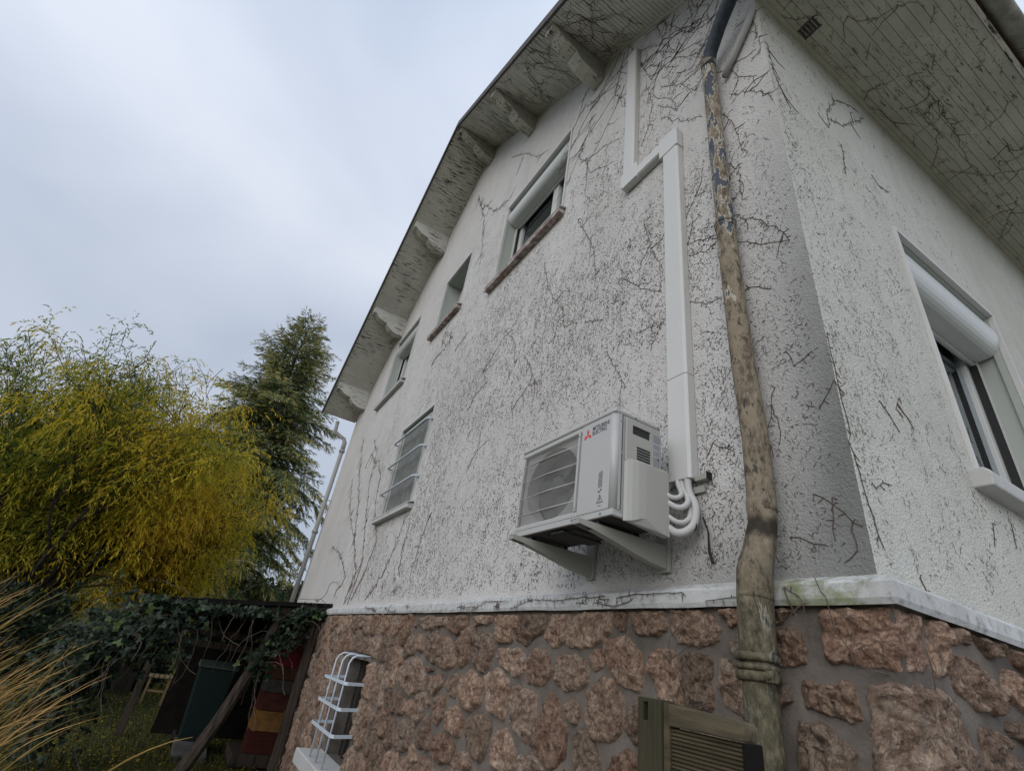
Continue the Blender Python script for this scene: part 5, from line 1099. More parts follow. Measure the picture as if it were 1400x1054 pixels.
for k in range(0):
    z = AZ0+.058+(AZ1-AZ0-.112)*k/33; m.tube([(AX0+.02, AY0+.005, z), (FX-.006, AY0+.005, z)], .0009, 3, caps=False)
o = m.build('guard_wires', M_wire, kind='stuff'); adopt(ac, o)
for k in range(4):
    z = AZ0+.056+(AZ1-AZ0-.107)*(k+.55)/4.2
    m = MB(); m.tube([(AX0+.018, AY0+.004, z), (fcx, AY0-.006, z), (FX-.004, AY0+.004, z)], .0030, 6); o = m.build('guard_bar', M_wire, smooth=True); adopt(ac, o)
m = MB(); m.box(FX-.02, FX-.006, AY0-.004, AY0+.004, zc0, zc1); o = m.build('guard_edge', M_ac); adopt(ac, o)
# right side: terminal cover, handle recess, vents
SX_ = AX1
m = MB(); m.box(SX_-.001, SX_+.010, AY0+.060, AY1-.012, AZ0+.26, AZ1-.03)
cv = m.build('access_cover', M_ac2, bevel=.004); cut(cv, [(SX_-.05, SX_+.05, AY0+.098, AY1-.075, AZ1-.105, AZ1-.060)]); adopt(ac, cv)
m = MB(); m.box(SX_-.0, SX_+.003, AY0+.099, AY1-.076, AZ1-.104, AZ1-.061); o = m.build('handle_recess', M_dark); adopt(ac, o)
for k in range(6):
    z = AZ1-.165-k*.0135; m = MB(); m.box(SX_+.0095, SX_+.0125, AY0+.125, AY0+.205, z-.0036, z+.0036); o = m.build('vent_slot', M_black); adopt(ac, o)
# bulging lower cover with arched foot
m = MB(); ya, yb = AY0+.060, AY1+.012; outl = [(ya, .002), (ya+.01, .013), (ya+.03, .024), (ya+.06, .032), (ya+.10, .036), (yb, .037), (yb, .0)]
top = AZ0+.275; vs = []
def foot(y): 
    t = (y-ya)/(yb-ya); return AZ0-.012+.034*math.exp(-((t-.42)/.24)**2) - .018*t
fin = []
for (ya_, oa), (yb_, ob) in zip(outl[:-1], outl[1:]):
    for k in range(4 if yb_ < yb or oa != ob else 6): t = k/(4 if yb_ < yb or oa != ob else 6); fin.append((ya_+(yb_-ya_)*t, oa+(ob-oa)*t))
fin.append(outl[-1]); n = len(fin)
for y, o_ in fin: vs += [(SX_+o_, y, foot(y)), (SX_+o_, y, top-.012), (SX_+max(o_-.014, 0), y, top), (SX_, y, top)]
m.add(vs, [(4*i+k, 4*i+4+k, 4*i+5+k, 4*i+1+k) for i in range(n-1) for k in range(3)] + [(0, 1, 2, 3)] + [tuple(4*i for i in range(n))]); o = m.build('valve_cover', M_ac2, bevel=.004); adopt(ac, o)
m = MB(); m.box(SX_-.0, SX_+.004, AY0+.028, AY0+.038, AZ0+.03, AZ1-.024); o = m.build('seam_strip', M_ac); adopt(ac, o)
m = MB(); m.box(SX_+.004, SX_+.0055, AY0+.040, AY0+.0425, AZ0+.03, AZ1-.024); o = m.build('seam', M_dark); adopt(ac, o)
for (y, z) in ((AY0+.034, AZ1-.06), (AY0+.040, AZ1-.22), (AY0+.034, AZ0+.045), (AY1-.02, AZ1-.012), (AY0+.12, AZ1-.012)):
    m = MB(); m.tube([(SX_+.003, y, z), (SX_+.008, y, z)], .005, 8); o = m.build('screw', M_pipe2); adopt(ac, o)
for (x, z) in ((FX-.013, AZ0+.07), (FX-.013, AZ1-.07), (AX0+.03, AZ0+.015), (-1.66, AZ0+.015), (-1.86, AZ0+.018)):
    m = MB(); m.tube([(x, AY0-.001, z), (x, AY0-.006, z)], .005, 8); o = m.build('screw', M_pipe2); adopt(ac, o)
# rating plate with print
M_plate = plain('rating_label', (.36, .37, .38), .5, .3, .05); M_ink = plain('grey_print', (.12, .12, .14), .6, .2, .1); M_red = plain('red_print', (.62, .05, .055), .5, .3, .1)
m = MB(); m.box(SX_+.0005, SX_+.0025, AY1-.011, AY1-.0, AZ1-.26, AZ1-.05); m.box(SX_+.0102, SX_+.0112, AY1-.062, AY1-.014, AZ1-.235, AZ1-.06); o = m.build('rating_plate', M_plate); adopt(ac, o)
m = MB(); random.seed(4)
for k in range(20):
    z = AZ1-.068-k*.0082
    if k in (5, 9, 13): continue
    y = AY1-.058
    while y < AY1-.020:
        w_ = random.uniform(.003, .009); m.box(SX_+.0113, SX_+.0117, y, min(y+w_, AY1-.018), z-.0016, z+.0016); y += w_+.0022
m.box(SX_+.0113, SX_+.0118, AY1-.032, AY1-.020, AZ1-.190, AZ1-.178)
o = m.build('plate_print', M_ink); adopt(ac, o)
def text(s, size, mat, name, loc, rot, parent, xs=1.0, ext=.0004):
    cu = bpy.data.curves.new(name, 'FONT'); cu.body = s; cu.size = size; cu.extrude = ext; cu.offset = size*.018
    t = bpy.data.objects.new(name, cu); COL.objects.link(t); bpy.context.view_layer.update()
    me = bpy.data.meshes.new_from_object(t.evaluated_get(bpy.context.evaluated_depsgraph_get())); bpy.data.objects.remove(t)
    o = bpy.data.objects.new(name, me); COL.objects.link(o); me.materials.clear(); me.materials.append(mat)
    o.matrix_world = Matrix.Translation(loc) @ rot.to_4x4() @ Matrix.Diagonal((xs, 1, 1, 1)); mw = o.matrix_world.copy(); o.parent = parent; o.matrix_parent_inverse = Matrix.Translation(parent.location).inverted(); return o
RFR = Matrix(((1, 0, 0), (0, 0, -1), (0, 1, 0)))    # text plane facing -Y
text('MITSUBISHI', .0285, M_ink, 'lettering', (-1.748, AY0-.0008, AZ1-.070), RFR, ac, .86)
text('ELECTRIC', .0285, M_ink, 'lettering', (-1.748, AY0-.0008, AZ1-.095), RFR, ac, .86)
m = MB(); c0 = Vector((-1.783, AY0-.0008, AZ1-.084)); s_ = .0165
for k in range(3):
    a = math.pi/2 + k*2*math.pi/3; d = Vector((math.cos(a), 0, math.sin(a))); p = Vector((-math.sin(a), 0, math.cos(a)))
    m.prism([c0, c0+d*s_+p*s_*.56, c0+d*2*s_, c0+d*s_-p*s_*.56], (0, -.0006, 0))
o = m.build('emblem', M_red); adopt(ac, o)
# small caution mark and upright lines of print
m = MB(); c0 = Vector((-1.668, AY0-.0008, AZ0+.078))
tri = [c0+Vector((-.021, 0, -.014)), c0+Vector((.021, 0, -.014)), c0+Vector((0, 0, .024))]
for a, b in zip(tri, tri[1:]+tri[:1]):
    d = (b-a).normalized(); nn_ = Vector((-d.z, 0, d.x))*.0028; m.prism([a, b, b+nn_, a+nn_], (0, -.0006, 0))
m.box(c0.x-.0016, c0.x+.0016, c0.y-.0006, c0.y, c0.z-.004, c0.z+.011); m.box(c0.x-.0016, c0.x+.0016, c0.y-.0006, c0.y, c0.z-.009, c0.z-.006)
m.box(c0.x-.012, c0.x+.008, c0.y-.0006, c0.y, c0.z-.028, c0.z-.026)
for j in range(4):
    z = AZ0+.135
    while z < AZ0+.205:
        w_ = random.uniform(.003, .008); m.box(-1.682+j*.0072, -1.6785+j*.0072, AY0-.0014, AY0-.0006, z, z+w_); z += w_+.0025
m.box(-1.682, -1.670, AY0-.0014, AY0-.0006, AZ0+.112, AZ0+.119); m.box(-1.667, -1.659, AY0-.0014, AY0-.0006, AZ0+.118, AZ0+.127)
o = m.build('caution_print', M_ink); adopt(ac, o)
# ---- wall brackets
def wall_bracket(xc, label):
    r = empty('wall_bracket', (xc, 1.8, 2.14), label=label, cat='bracket', group='steel brackets under the heat pump')
    w = .042; m = MB(); y0, y1 = 1.775, 1.262; zt = AZ0-.022
    pr = [(y0, zt), (y1, zt), (y1, zt-.022), (y1+.08, zt-.030), (y1+.20, zt-.052), (y1+.32, zt-.078), (y1+.41, zt-.094), (y0, zt-.104)]
    t_ = .003
    m.prism([(xc-w/2, y, z) for y, z in pr], (t_, 0, 0)); m.prism([(xc+w/2-t_, y, z) for y, z in pr], (t_, 0, 0))
    m.box(xc-w/2+t_, xc+w/2-t_, y1, y0, zt-t_, zt-.0002); m.box(xc-w/2+t_, xc+w/2-t_, y1+.001, y1+.004, zt-.024, zt-t_-.0002)
    b_ = pr[3:]
    for (ya, za), (yb, zb2) in zip(b_[:-1], b_[1:]): m.prism([(xc-w/2+t_, ya, za), (xc-w/2+t_, yb, zb2), (xc-w/2+t_, yb, zb2+t_), (xc-w/2+t_, ya, za+t_)], (w-2*t_, 0, 0))
    o = m.build('arm', M_brkt, bevel=.001, seg=1); adopt(r, o)
    m = MB(); m.box(xc-.03, xc+.03, 1.776, 1.797, 2.13, 2.46); o = m.build('wall_rail', M_brkt, bevel=.003); adopt(r, o)
    for yy in (AY0+.03, AY1-.03):
        m = MB(); m.tube([(xc, yy, zt), (xc, yy, zt+.022)], .012, 10); o = m.build('rubber_foot', M_black); adopt(r, o)
wall_bracket(-2.245, 'grey steel arm under the fan end of the heat pump, the left one')
wall_bracket(-1.705, 'grey steel arm under the hose end of the heat pump, the right one')
m = MB(); m.box(-2.26, -1.46, 1.782, 1.796, 2.465, 2.495); o = m.build('bracket_rail', M_brkt, label='level steel rail on the wall behind the heat pump', cat='rail')
# ---- hoses
def hose(pts, r, lab):
    P = [Vector(p) for p in pts]; Q = []
    for i in range(len(P)-1):
        p0, p1, p2, p3 = P[max(i-1, 0)], P[i], P[i+1], P[min(i+2, len(P)-1)]
        for k in range(8):
            t = k/8; Q.append(.5*((2*p1)+(-p0+p2)*t+(2*p0-5*p1+4*p2-p3)*t*t+(-p0+3*p1-3*p2+p3)*t**3))
    Q.append(P[-1]); m = MB(); m.tube(Q, r, 14); return m.build('hose', M_hose, smooth=True, label=lab, cat='hose', group='white hoses looping from the heat pump to the trunking')
hose([(-1.60, 1.615, 2.475), (-1.545, 1.66, 2.42), (-1.53, 1.71, 2.44), (-1.58, 1.745, 2.52), (-1.585, 1.75, 2.62)], .0115, 'uppermost slim white hose entering the trunking from the unit')
hose([(-1.60, 1.62, 2.435), (-1.53, 1.68, 2.375), (-1.51, 1.73, 2.41), (-1.56, 1.755, 2.50), (-1.565, 1.755, 2.62)], .0135, 'second white hose from the top, between two slimmer ones')
hose([(-1.60, 1.62, 2.375), (-1.53, 1.68, 2.31), (-1.51, 1.735, 2.34), (-1.525, 1.755, 2.43)], .0115, 'short white hose tied to the thick lowest hose')
h4 = hose([(-1.60, 1.62, 2.335), (-1.54, 1.68, 2.265), (-1.495, 1.735, 2.30), (-1.492, 1.757, 2.39), (-1.528, 1.757, 2.48), (-1.53, 1.757, 2.62)], .0175, 'thickest white hose making the lowest and widest loop')
m = MB(); m.tube([(-1.495+.020*math.cos(a), 1.737, 2.30+.020*math.sin(a)) for a in np.linspace(0, 2*math.pi, 13)], .003, 5); o = m.build('cable_tie', M_black); adopt(h4, o)
m = MB(); m.tube([(-1.475, 1.78, 2.35), (-1.45, 1.78, 2.28), (-1.455, 1.785, 2.20), (-1.44, 1.785, 2.15)], [.004, .004, .006, .007], 6); m.build('cable_end', M_black, label='short black cable end hanging under the hose loop', cat='cable')
# ---- oval vent cap
m = MB(); n = 20; vs = [(-5.53+.075*math.cos(2*math.pi*i/n), D-.002, 2.275+.085*math.sin(2*math.pi*i/n)) for i in range(n)] + [(-5.53+.07*math.cos(2*math.pi*i/n), D-.035, 2.275+.08*math.sin(2*math.pi*i/n)) for i in range(n)] + [(-5.53+.052*math.cos(2*math.pi*i/n), D-.035, 2.275+.062*math.sin(2*math.pi*i/n)) for i in range(n)] + [(-5.53+.05*math.cos(2*math.pi*i/n), D-.01, 2.275+.06*math.sin(2*math.pi*i/n)) for i in range(n)]
m.add(vs, [(r*n+i, r*n+(i+1) % n, (r+1)*n+(i+1) % n, (r+1)*n+i) for r in range(3) for i in range(n)] + [tuple(range(3*n, 4*n))]); m.build('vent_cap', M_sillw, label='small oval vent cap low on the pale wall', cat='vent')
m = MB(); m.tube([(-5.55, 1.79, 4.82), (-5.55, 1.74, 4.82)], .02, 8)

# ================================================================ DEAD CREEPER
random.seed(21)
S = {}
key = None
for ln in STRANDS.strip().split('\n'):
    if ln[0] == '@': key = ln[1:]; S[key] = []
    else: S[key].append([Vector([float(a)/1000 for a in p.split()]) for p in ln.split('|')])
def creeper(mb, P, nrm, r0, hair=1.0, jit=.012, twig=.2, tube_n=4):
    Q = [P[0]]
    for a, b in zip(P[:-1], P[1:]):
        L = (b-a).length; k = max(2, int(L/.035))
        for i in range(1, k+1):
            q = a.lerp(b, i/k)
            if i < k: 
                j = Vector([random.gauss(0, jit) for _ in range(3)]); j -= nrm*j.dot(nrm); q = q+j
            Q.append(q)
    base = nrm*(r0*.9); n = len(Q); rr = [max(r0*(1-.65*i/n), .0016) for i in range(n)]
    mb.tube([q+nrm*(rr[i]*.8+.001) for i, q in enumerate(Q)], rr, tube_n)
    for i in range(n-1):
        if random.random() < .6*hair:
            t = (Q[i+1]-Q[i]).normalized(); s = t.cross(nrm)*random.choice((-1, 1)); l = random.uniform(.008, .026)
            a = Q[i]+nrm*.002; b = a+(s+t*random.uniform(-.3, .9))*l; mb.tube([a, b, b+(t*random.uniform(-.5, .5)+s*.2)*l*.6], [.0016, .0014, .001], 3, caps=False)
        if random.random() < twig*.35:
            t = (Q[i+1]-Q[i]).normalized(); s = t.cross(nrm)*random.choice((-1, 1)); p = Q[i]; T = [p]
            d = (t*.6+s).normalized()
            for k in range(random.randint(3, 8)): d = (d+Vector([random.gauss(0, .35) for _ in range(3)])); d -= nrm*d.dot(nrm); d.normalize(); T.append(T[-1]+d*random.uniform(.015, .04))
            mb.tube([q+nrm*.002 for q in T], [.0028*(1-.6*k/len(T)) for k in range(len(T))], 3, caps=False)
fy = Vector((0, -1, 0)); fx = Vector((1, 0, 0)); fd = Vector((0, 0, -1))
mb = MB(); red = MB()
for i, P in enumerate(S['main']):
    far = P[0].x < -5
    if far: creeper(red if i < 6 else mb, P, fy, .0046 if i < 6 else .003, .9, .02, 1.0)
    else: creeper(mb, P, fy, .0024 if P[0].x < -2 else .0017, 1.8, .006, .35)
# tangle below the verge, right of the trunking
for k in range(34):
    p = Vector((random.uniform(-3.0, -1.1), D, random.uniform(6.2, 7.5)))
    if p.z > zroof(p.x)-.05: p.z = zroof(p.x)-.06
    d = Vector((random.uniform(-.6, 1), 0, random.uniform(-1, .2))).normalized(); P = [p]
    for j in range(random.randint(4, 10)):
        d = (d+Vector((random.gauss(0, .35), 0, random.gauss(0, .35)))).normalized(); q = P[-1]+d*.14
        if q.z > zroof(q.x)-.04 or q.x > -.9 or q.z < 5.4 or (-2.1 < q.x < -1.9 and q.z < 7.2): break
        P.append(q)
    if len(P) > 2: creeper(mb, P, fy, .0026, .5, .006, .3)
mb.build('dead_creeper', M_stem, kind='stuff', label='bare dark creeper stems clinging to the pale gable wall', cat='creeper')
red.build('dead_creeper', M_stemred, label='reddish creeper stems climbing the far left end of the gable wall', cat='creeper', kind='stuff')
mb = MB()
for P in S['side']: creeper(mb, [Vector((CX+.004, p.y, p.z)) for p in P], fx, .0012, 2.2, .006, .25)
mb.build('dead_creeper', M_stem, kind='stuff', label='short dead creeper strands on the side wall near the corner', cat='creeper')
mb = MB()
for P in S['soff']: creeper(mb, [Vector((p.x, p.y, ZE-.002)) for p in P], fd, .0018, 1.6, .007, .3)
for k in range(16):
    x, y = random.uniform(-.8, -.12), random.uniform(1.9, 5.5); P = [Vector((x, y, ZE-.002))]; a = random.uniform(0, 6.28)
    for j in range(random.randint(2, 6)):
        a += random.gauss(0, .5); q = P[-1]+Vector((math.cos(a), math.sin(a), 0))*.06
        if not (CX+.02 < q.x < EX-.02): break
        P.append(q)
    if len(P) > 1: creeper(mb, P, fd, .0017, .9, .005, .2)
mb.build('dead_creeper', M_stem, kind='stuff', label='dead creeper strands stuck under the boarded eave at top right', cat='creeper')
mb = MB()
for k in range(46):   # under the verge on the right
    x = random.uniform(-3.9, -1.6); y = random.uniform(VY+.05, D-.03); P = [Vector((x, y, zroof(x)-.003))]; a = random.uniform(0, 6.28)
    for j in range(random.randint(3, 9)):
        a += random.gauss(0, .45); qx = P[-1].x+math.cos(a)*.1; qy = P[-1].y+math.sin(a)*.1
        if not (VY+.03 < qy < D-.02): break
        P.append(Vector((qx, qy, zroof(qx)-.003)))
    if len(P) > 2: creeper(mb, P, Vector((-SL, 0, -1)).normalized(), .0027, .4, .008, .3)
mb.build('dead_creeper', M_stem, kind='stuff', label='tangle of dead creeper under the peeling verge boards at top', cat='creeper')
mb = MB()
for P in S['band']: creeper(mb, [Vector((p.x, D-.076, min(p.z, 2.03))) for p in P], fy, .0016, 1.6, .003, .1)
for k in range(16):
    x = random.uniform(-6.5, -1.3); P = [Vector((x, D-.076, random.uniform(1.99, 2.03)))]
    for j in range(random.randint(2, 5)): P.append(P[-1]+Vector((random.gauss(0, .06), 0, random.gauss(0, .01))))
    for p in P: p.z = max(1.985, min(2.035, p.z))
    creeper(mb, P, fy, .0013, 1.6, .002, .05)
for P in S['plinth']: creeper(mb, [Vector((p.x, 1.722, p.z)) if p.x < -.9 else Vector((-.762, max(p.y, 1.83), p.z)) for p in P], fy, .0013, .1, .004, .04)
mb.build('dead_creeper', M_stem, kind='stuff', label='fine dead stems trailing along the ledge and over the stones', cat='creeper')
# ---- sucker marks: thousands of little dark ticks, in runs
def marks(name, label, n, place, nrm, mat, rmax=.0017):
    mb = MB(); tang = nrm.orthogonal().normalized(); up = Vector((0, 0, 1)) if abs(nrm.z) < .5 else Vector((0, 1, 0)); rt = up.cross(nrm).normalized(); c = 0; tries = 0
    while c < n and tries < n*6:
        tries += 1; p = place()
        if p is None: continue
        a = random.gauss(math.pi/2, .45) if random.random() < .75 else random.uniform(0, math.pi); run = 1 if random.random() < .5 else random.randint(2, 7)
        for k in range(run):
            d = rt*math.cos(a)+up*math.sin(a); q = p+rt*random.gauss(0, .006)
            l = random.uniform(.005, .017)*(2.0 if random.random() < .08 else 1); a2 = a+random.gauss(0, .9); e = rt*math.cos(a2)+up*math.sin(a2)
            w = random.uniform(.0005, rmax); s = d.cross(nrm)
            o1, o2, o3 = q, q+e*l, q+e*l+d*l*random.uniform(-.2, .7)
            s1 = e.cross(nrm)*w
            vs = [o1-s1*.5, o1+s1*.5, o1+nrm*w*.6, o2-s1, o2+s1, o2+nrm*w*1.4, o3-s1*.3, o3+s1*.3, o3+nrm*w*.5]
            mb.add(vs, [(0, 3, 5, 2), (1, 2, 5, 4), (3, 6, 8, 5), (4, 5, 8, 7), (0, 2, 1), (6, 7, 8)]); c += 1
            p = p+d*random.uniform(.012, .03); a += random.gauss(0, .25)
    return mb.build(name, mat, label=label, cat='creeper marks', kind='stuff')
holes = [W_BIG, W_SML, W_LFT, W_GRL]
def dens(x, z):
    """how thick the old creeper stood on the gable wall"""
    f = 1.0
    if x < -5.8: f *= max(.05, 1-(-5.8-x)/2.6)
    f *= min(1, max(.16, 1.25-.42*abs(z-3.6))) if z > 3.6 else 1
    if x > -1.25: f *= .42
    f *= .28+1.3*max(0, noise.noise(Vector((x*1.1, z*1.1, 4)))+.45)
    return f
def pm():
    x, z = -10.5+9.6*random.random()**.62, random.uniform(2.09, 7.4)
    if z > zroof(x)-.08 or random.random() > dens(x, z): return None
    for h in holes:
        if h[0]-.05 < x < h[1]+.05 and h[2]-.12 < z < h[3]+.05: return None
    if -1.64 < x < -1.5 and z < 5.2 and z > 2.53: return None
    if -2.07 < x < -1.95 and z > 5.26: return None
    return Vector((x, D-.0015, z))
marks('sucker_marks', 'thousands of dark sucker marks left by creeper on the gable wall', 54000, pm, fy, M_mark, .0018)
def ps():
    y, z = D+.02+2.4*random.random()**1.5, random.uniform(2.1, 5.9)
    if W_SIDE[0]-.1 < y and W_SIDE[2]-.14 < z < W_SIDE[3]+.06: return None
    if random.random() > (1-.28*(y-D))*(.35+1.0*max(0, noise.noise(Vector((y*1.6, z*1.3, 9)))+.4))*(1.0 if z < 5 else .35): return None
    return Vector((CX+.0055, y, z))
marks('sucker_marks', 'sparse dark sucker marks left by creeper on the side wall', 3800, ps, fx, M_mark, .0013)
def pf():
    x, y = random.uniform(CX+.03, EX-.03), random.uniform(1.2, 5.5)
    return Vector((x, y, ZE-.0025)) if noise.noise(Vector((x*3, y*2, 2))) > -.15 else None
marks('sucker_marks', 'dark specks left by creeper on the boarded eave at top right', 2600, pf, fd, M_mark, .0018)
# ================================================================ NEAR FENCE PANEL (bottom, in front of the stones)
random.seed(31)
fp = empty('fence_panel', (-1.15, 1.35, 0), label='mossy wooden fence panel end with notched post below the heat pump', cat='fence')
m = MB(); m.box(-1.362, -1.262, 1.30, 1.36, 0, 1.637); po = m.build('post', M_post, bevel=.004); cut(po, [(-1.338, -1.318, 1.25, 1.325, 1.578, 1.626)]); adopt(fp, po)
m = MB(); m.box(-1.2615, -1.238, 1.305, 1.35, 0, 1.634); o = m.build('edge_batten', M_deck, bevel=.003); adopt(fp, o)
m = MB(); m.prism([(-1.2375, 1.30, 1.576), (-.992, 1.30, 1.576), (-.985, 1.30, 1.60), (-.992, 1.30, 1.618), (-1.2375, 1.30, 1.631)], (0, .055, 0)); o = m.build('top_rail', M_rail, bevel=.004); adopt(fp, o)
for k in range(12):   # grooved boards, each with its own ribs
    z1 = 1.572-k*.128; z0 = z1-.124; m = MB(); pr = [(1.345, z0), (1.318, z0)]; nr = 13
    for i in range(nr):
        za = z0+(z1-z0)*i/nr; zb_ = z0+(z1-z0)*(i+1)/nr; h = (zb_-za); pr += [(1.318, za+h*.12), (1.312, za+h*.25), (1.312, za+h*.75), (1.318, za+h*.88)]
    pr += [(1.318, z1), (1.345, z1)]
    m.prism([(-1.236, y, z) for y, z in pr], (.235, 0, 0)); o = m.build('grooved_board', M_deck); adopt(fp, o)
m = MB(); m.box(-1.0, -.985, 1.306, 1.37, 0, 1.575); o = m.build('end_post', M_blackwood, bevel=.003); adopt(fp, o)

# ================================================================ LEAN-TO AT THE FAR LEFT
sh = empty('lean_to', (-9.0, 1.0, 0), label='dark ivy-hung wooden lean-to against the far end of the house', cat='shed')
Y0, Y1 = -.42, 1.79; ZL, ZH = 1.79, 2.09
def zr(y): return ZL+(ZH-ZL)*(y-Y0)/(Y1-Y0)
m = MB()
n = 11
for i in range(n):
    xa = -8.22-(2.6)*i/n; xb = xa-2.6/n+.008; m.prism([(xa, Y0, zr(Y0)), (xa, Y1, zr(Y1)), (xa, Y1, zr(Y1)+.02), (xa, Y0, zr(Y0)+.02)], (xb-xa, 0, 0))
o = m.build('roof', M_blackwood); adopt(sh, o)
m = MB(); m.prism([(-8.20, Y0-.02, zr(Y0)-.02), (-8.20, Y1, zr(Y1)-.02), (-8.20, Y1, zr(Y1)+.035), (-8.20, Y0-.02, zr(Y0)+.035)], (-.03, 0, 0)); o = m.build('roof_edge', M_blackwood); adopt(sh, o)
m = MB(); m.prism([(-8.28, Y0+.05, zr(Y0)-.17), (-8.28, Y1, zr(Y1)-.15), (-8.28, Y1, zr(Y1)-.03), (-8.28, Y0+.05, zr(Y0)-.04)], (-.07, 0, 0)); o = m.build('beam', M_oldwood, bevel=.006); adopt(sh, o)
for (y, x) in ((1.66, -8.30), (1.68, -10.6), (-.2, -10.6)):
    m = MB(); m.box(x-.05, x+.05, y-.05, y+.05, 0, zr(y)-.15); o = m.build('post', M_oldwood, bevel=.008); adopt(sh, o)
m = MB(); m.tube([(-8.25, .60, -.0), (-8.27, .84, .6), (-8.29, 1.02, 1.2), (-8.30, 1.16, 1.86)], [.085, .075, .07, .065], 9, wob=.15); o = m.build('leaning_post', M_oldwood); adopt(sh, o)
for k in range(9):   # back boards
    m = MB(); z = .06+k*.215; m.box(-10.70, -10.67, -.3+.5, 1.74, z, z+.2145); o = m.build('back_board', M_blackwood); adopt(sh, o)
for k, z in enumerate((1.30, 1.46)):
    m = MB(); m.box(-9.75, -9.72, -.1, 1.2, z, z+.09); o = m.build('shelf_board', M_oldwood); adopt(sh, o)
m = MB(); m.box(-9.78, -8.95, 1.22, 1.74, .02, .16); o = m.build('stand', M_oldwood); adopt(sh, o)
def hivebox(z0, z1, col, label, y0=1.36, y1=1.775, slot=True):
    mt = plain('shaded_hive_paint', col, .7, .2, .35, 9, .3); X = -9.0; r = empty('hive_box', (X-.2, (y0+y1)/2, z0), label=label, cat='beehive box', group='stacked wooden beehive boxes')  # box colours darkened to carry the shade under the lean-to roof
    m = MB(); m.box(X-.42, X, y0, y1, z0+.002, z1-.004); o = m.build('body', mt, bevel=.004)
    if slot: cut(o, [(X-.015, X+.05, (y0+y1)/2-.07, (y0+y1)/2+.07, (z0+z1)/2+.0, (z0+z1)/2+.028)])
    adopt(r, o)
    m = MB(); m.box(X+.0005, X+.007, y0, y1, z1-.03, z1-.006); o = m.build('rim', mt); adopt(r, o)
    return r
hivebox(.16, .42, (.055, .012, .008), 'dark red hive box at the bottom of the stack in the lean-to')
hivebox(.42, .665, (.20, .10, .028), 'ochre yellow hive box, second from the bottom of the stack')
hivebox(.665, .89, (.07, .02, .014), 'dark red hive box just above the ochre yellow one')
hivebox(.89, 1.06, (.065, .06, .053), 'grey hive box in the middle of the stack')
hivebox(1.06, 1.22, (.085, .035, .018), 'brown wooden hive box just below the bright red one')
hivebox(1.22, 1.43, (.16, .018, .018), 'bright red hive box near the top of the stack', slot=False)
hivebox(1.43, 1.62, (.06, .024, .015), 'dark brown crate on top of the hive stack', slot=False)
# wheelie bin
bn = empty('wheelie_bin', (-9.95, .7, 0), label='dark green wheelie bin with pale curved lid beside the lean-to', cat='bin')
M_bin = plain('bin_green', (.005, .017, .016), .5, .35, .2); M_lid = plain('bin_lid', (.06, .08, .075), .5, .35, .2)
m = MB(); b, t = (-10.15, -9.78, .56, .93), (-10.24, -9.72, .48, 1.0); zt = 1.04
vs = [(x, y, .08) for x, y in ((b[0], b[2]), (b[1], b[2]), (b[1], b[3]), (b[0], b[3]))] + [(x, y, zt) for x, y in ((t[0], t[2]), (t[1], t[2]), (t[1], t[3]), (t[0], t[3]))]
m.add(vs, [(3, 2, 1, 0), (4, 5, 6, 7)] + [(i, (i+1) % 4, 4+(i+1) % 4, 4+i) for i in range(4)]); o = m.build('body', M_bin, bevel=.02, seg=3); adopt(bn, o)
m = MB(); m.prism([(-10.26, .46, zt+.003), (-10.26, .46, zt+.03), (-10.1, .46, zt+.085), (-9.9, .46, zt+.10), (-9.70, .46, zt+.03), (-9.70, .46, zt+.003)], (0, .56, 0)); o = m.build('lid', M_lid, bevel=.01); adopt(bn, o)
for y in (.50, .96):
    m = MB(); m.tube([(-10.2, y-.02, .1), (-10.2, y+.02, .1)], .1, 16); o = m.build('wheel', M_black); adopt(bn, o)
# slanted pale slab by the bin
m = MB(); m.box(-9.9, -9.2, .52, .95, .02, .10, rot=Matrix.Rotation(.12, 3, 'Y')); m.build('slab', plain('slab', (.10, .10, .095), .9, .1, .3, 5), label='grey slab lying on the ground in front of the bin', cat='slab', bevel=.006)
# garden table far off on the grass
tb = empty('garden_table', (-14.2, .05, 0), label='small slatted garden table standing on the grass beyond the ivy', cat='garden table')
M_tb = plain('table_wood', (.24, .17, .09), .8, .2, .3)
for k in range(5):
    m = MB(); m.box(-14.5, -13.9, -.18+k*.1, -.10+k*.1, .50, .525); o = m.build('slat', M_tb); adopt(tb, o)
for x in (-14.45, -13.95):
    for y in (-.13, .23):
        m = MB(); m.box(x-.02, x+.02, y-.02, y+.02, 0, .499); o = m.build('leg', M_tb); adopt(tb, o)
m = MB(); m.box(-13.94, -13.92, -.1, .2, .25, .29); o = m.build('rung', M_tb); adopt(tb, o)

# ================================================================ VEGETATION
def rv(): 
    while True:
        v = Vector((random.uniform(-1, 1), random.uniform(-1, 1), random.uniform(-1, 1)))
        if .05 < v.length < 1: return v.normalized()
class Leaves:
    def __init__(s): s.v = []; s.f = []
    def quad(s, p, d, w, l, nrm=None, bend=.0):
        """a kite-shaped leaf from p along d"""
        sd = d.cross(nrm if nrm is not None else rv()); 
        if sd.length < 1e-4: return
        sd = sd.normalized()*w*.5; q = p+d*l*.45; e = p+d*l+Vector((0, 0, -bend*l)); n = len(s.v)
        s.v += [p[:], (q+sd)[:], e[:], (q-sd)[:]]; s.f.append((n, n+1, n+2, n+3))
    def build(s, name, mat, parent=None, **t):
        me = bpy.data.meshes.new(name); me.from_pydata(s.v, [], s.f); me.materials.append(mat); o = bpy.data.objects.new(name, me); COL.objects.link(o)
        if parent: adopt(parent, o)
        return tag(o, **t)
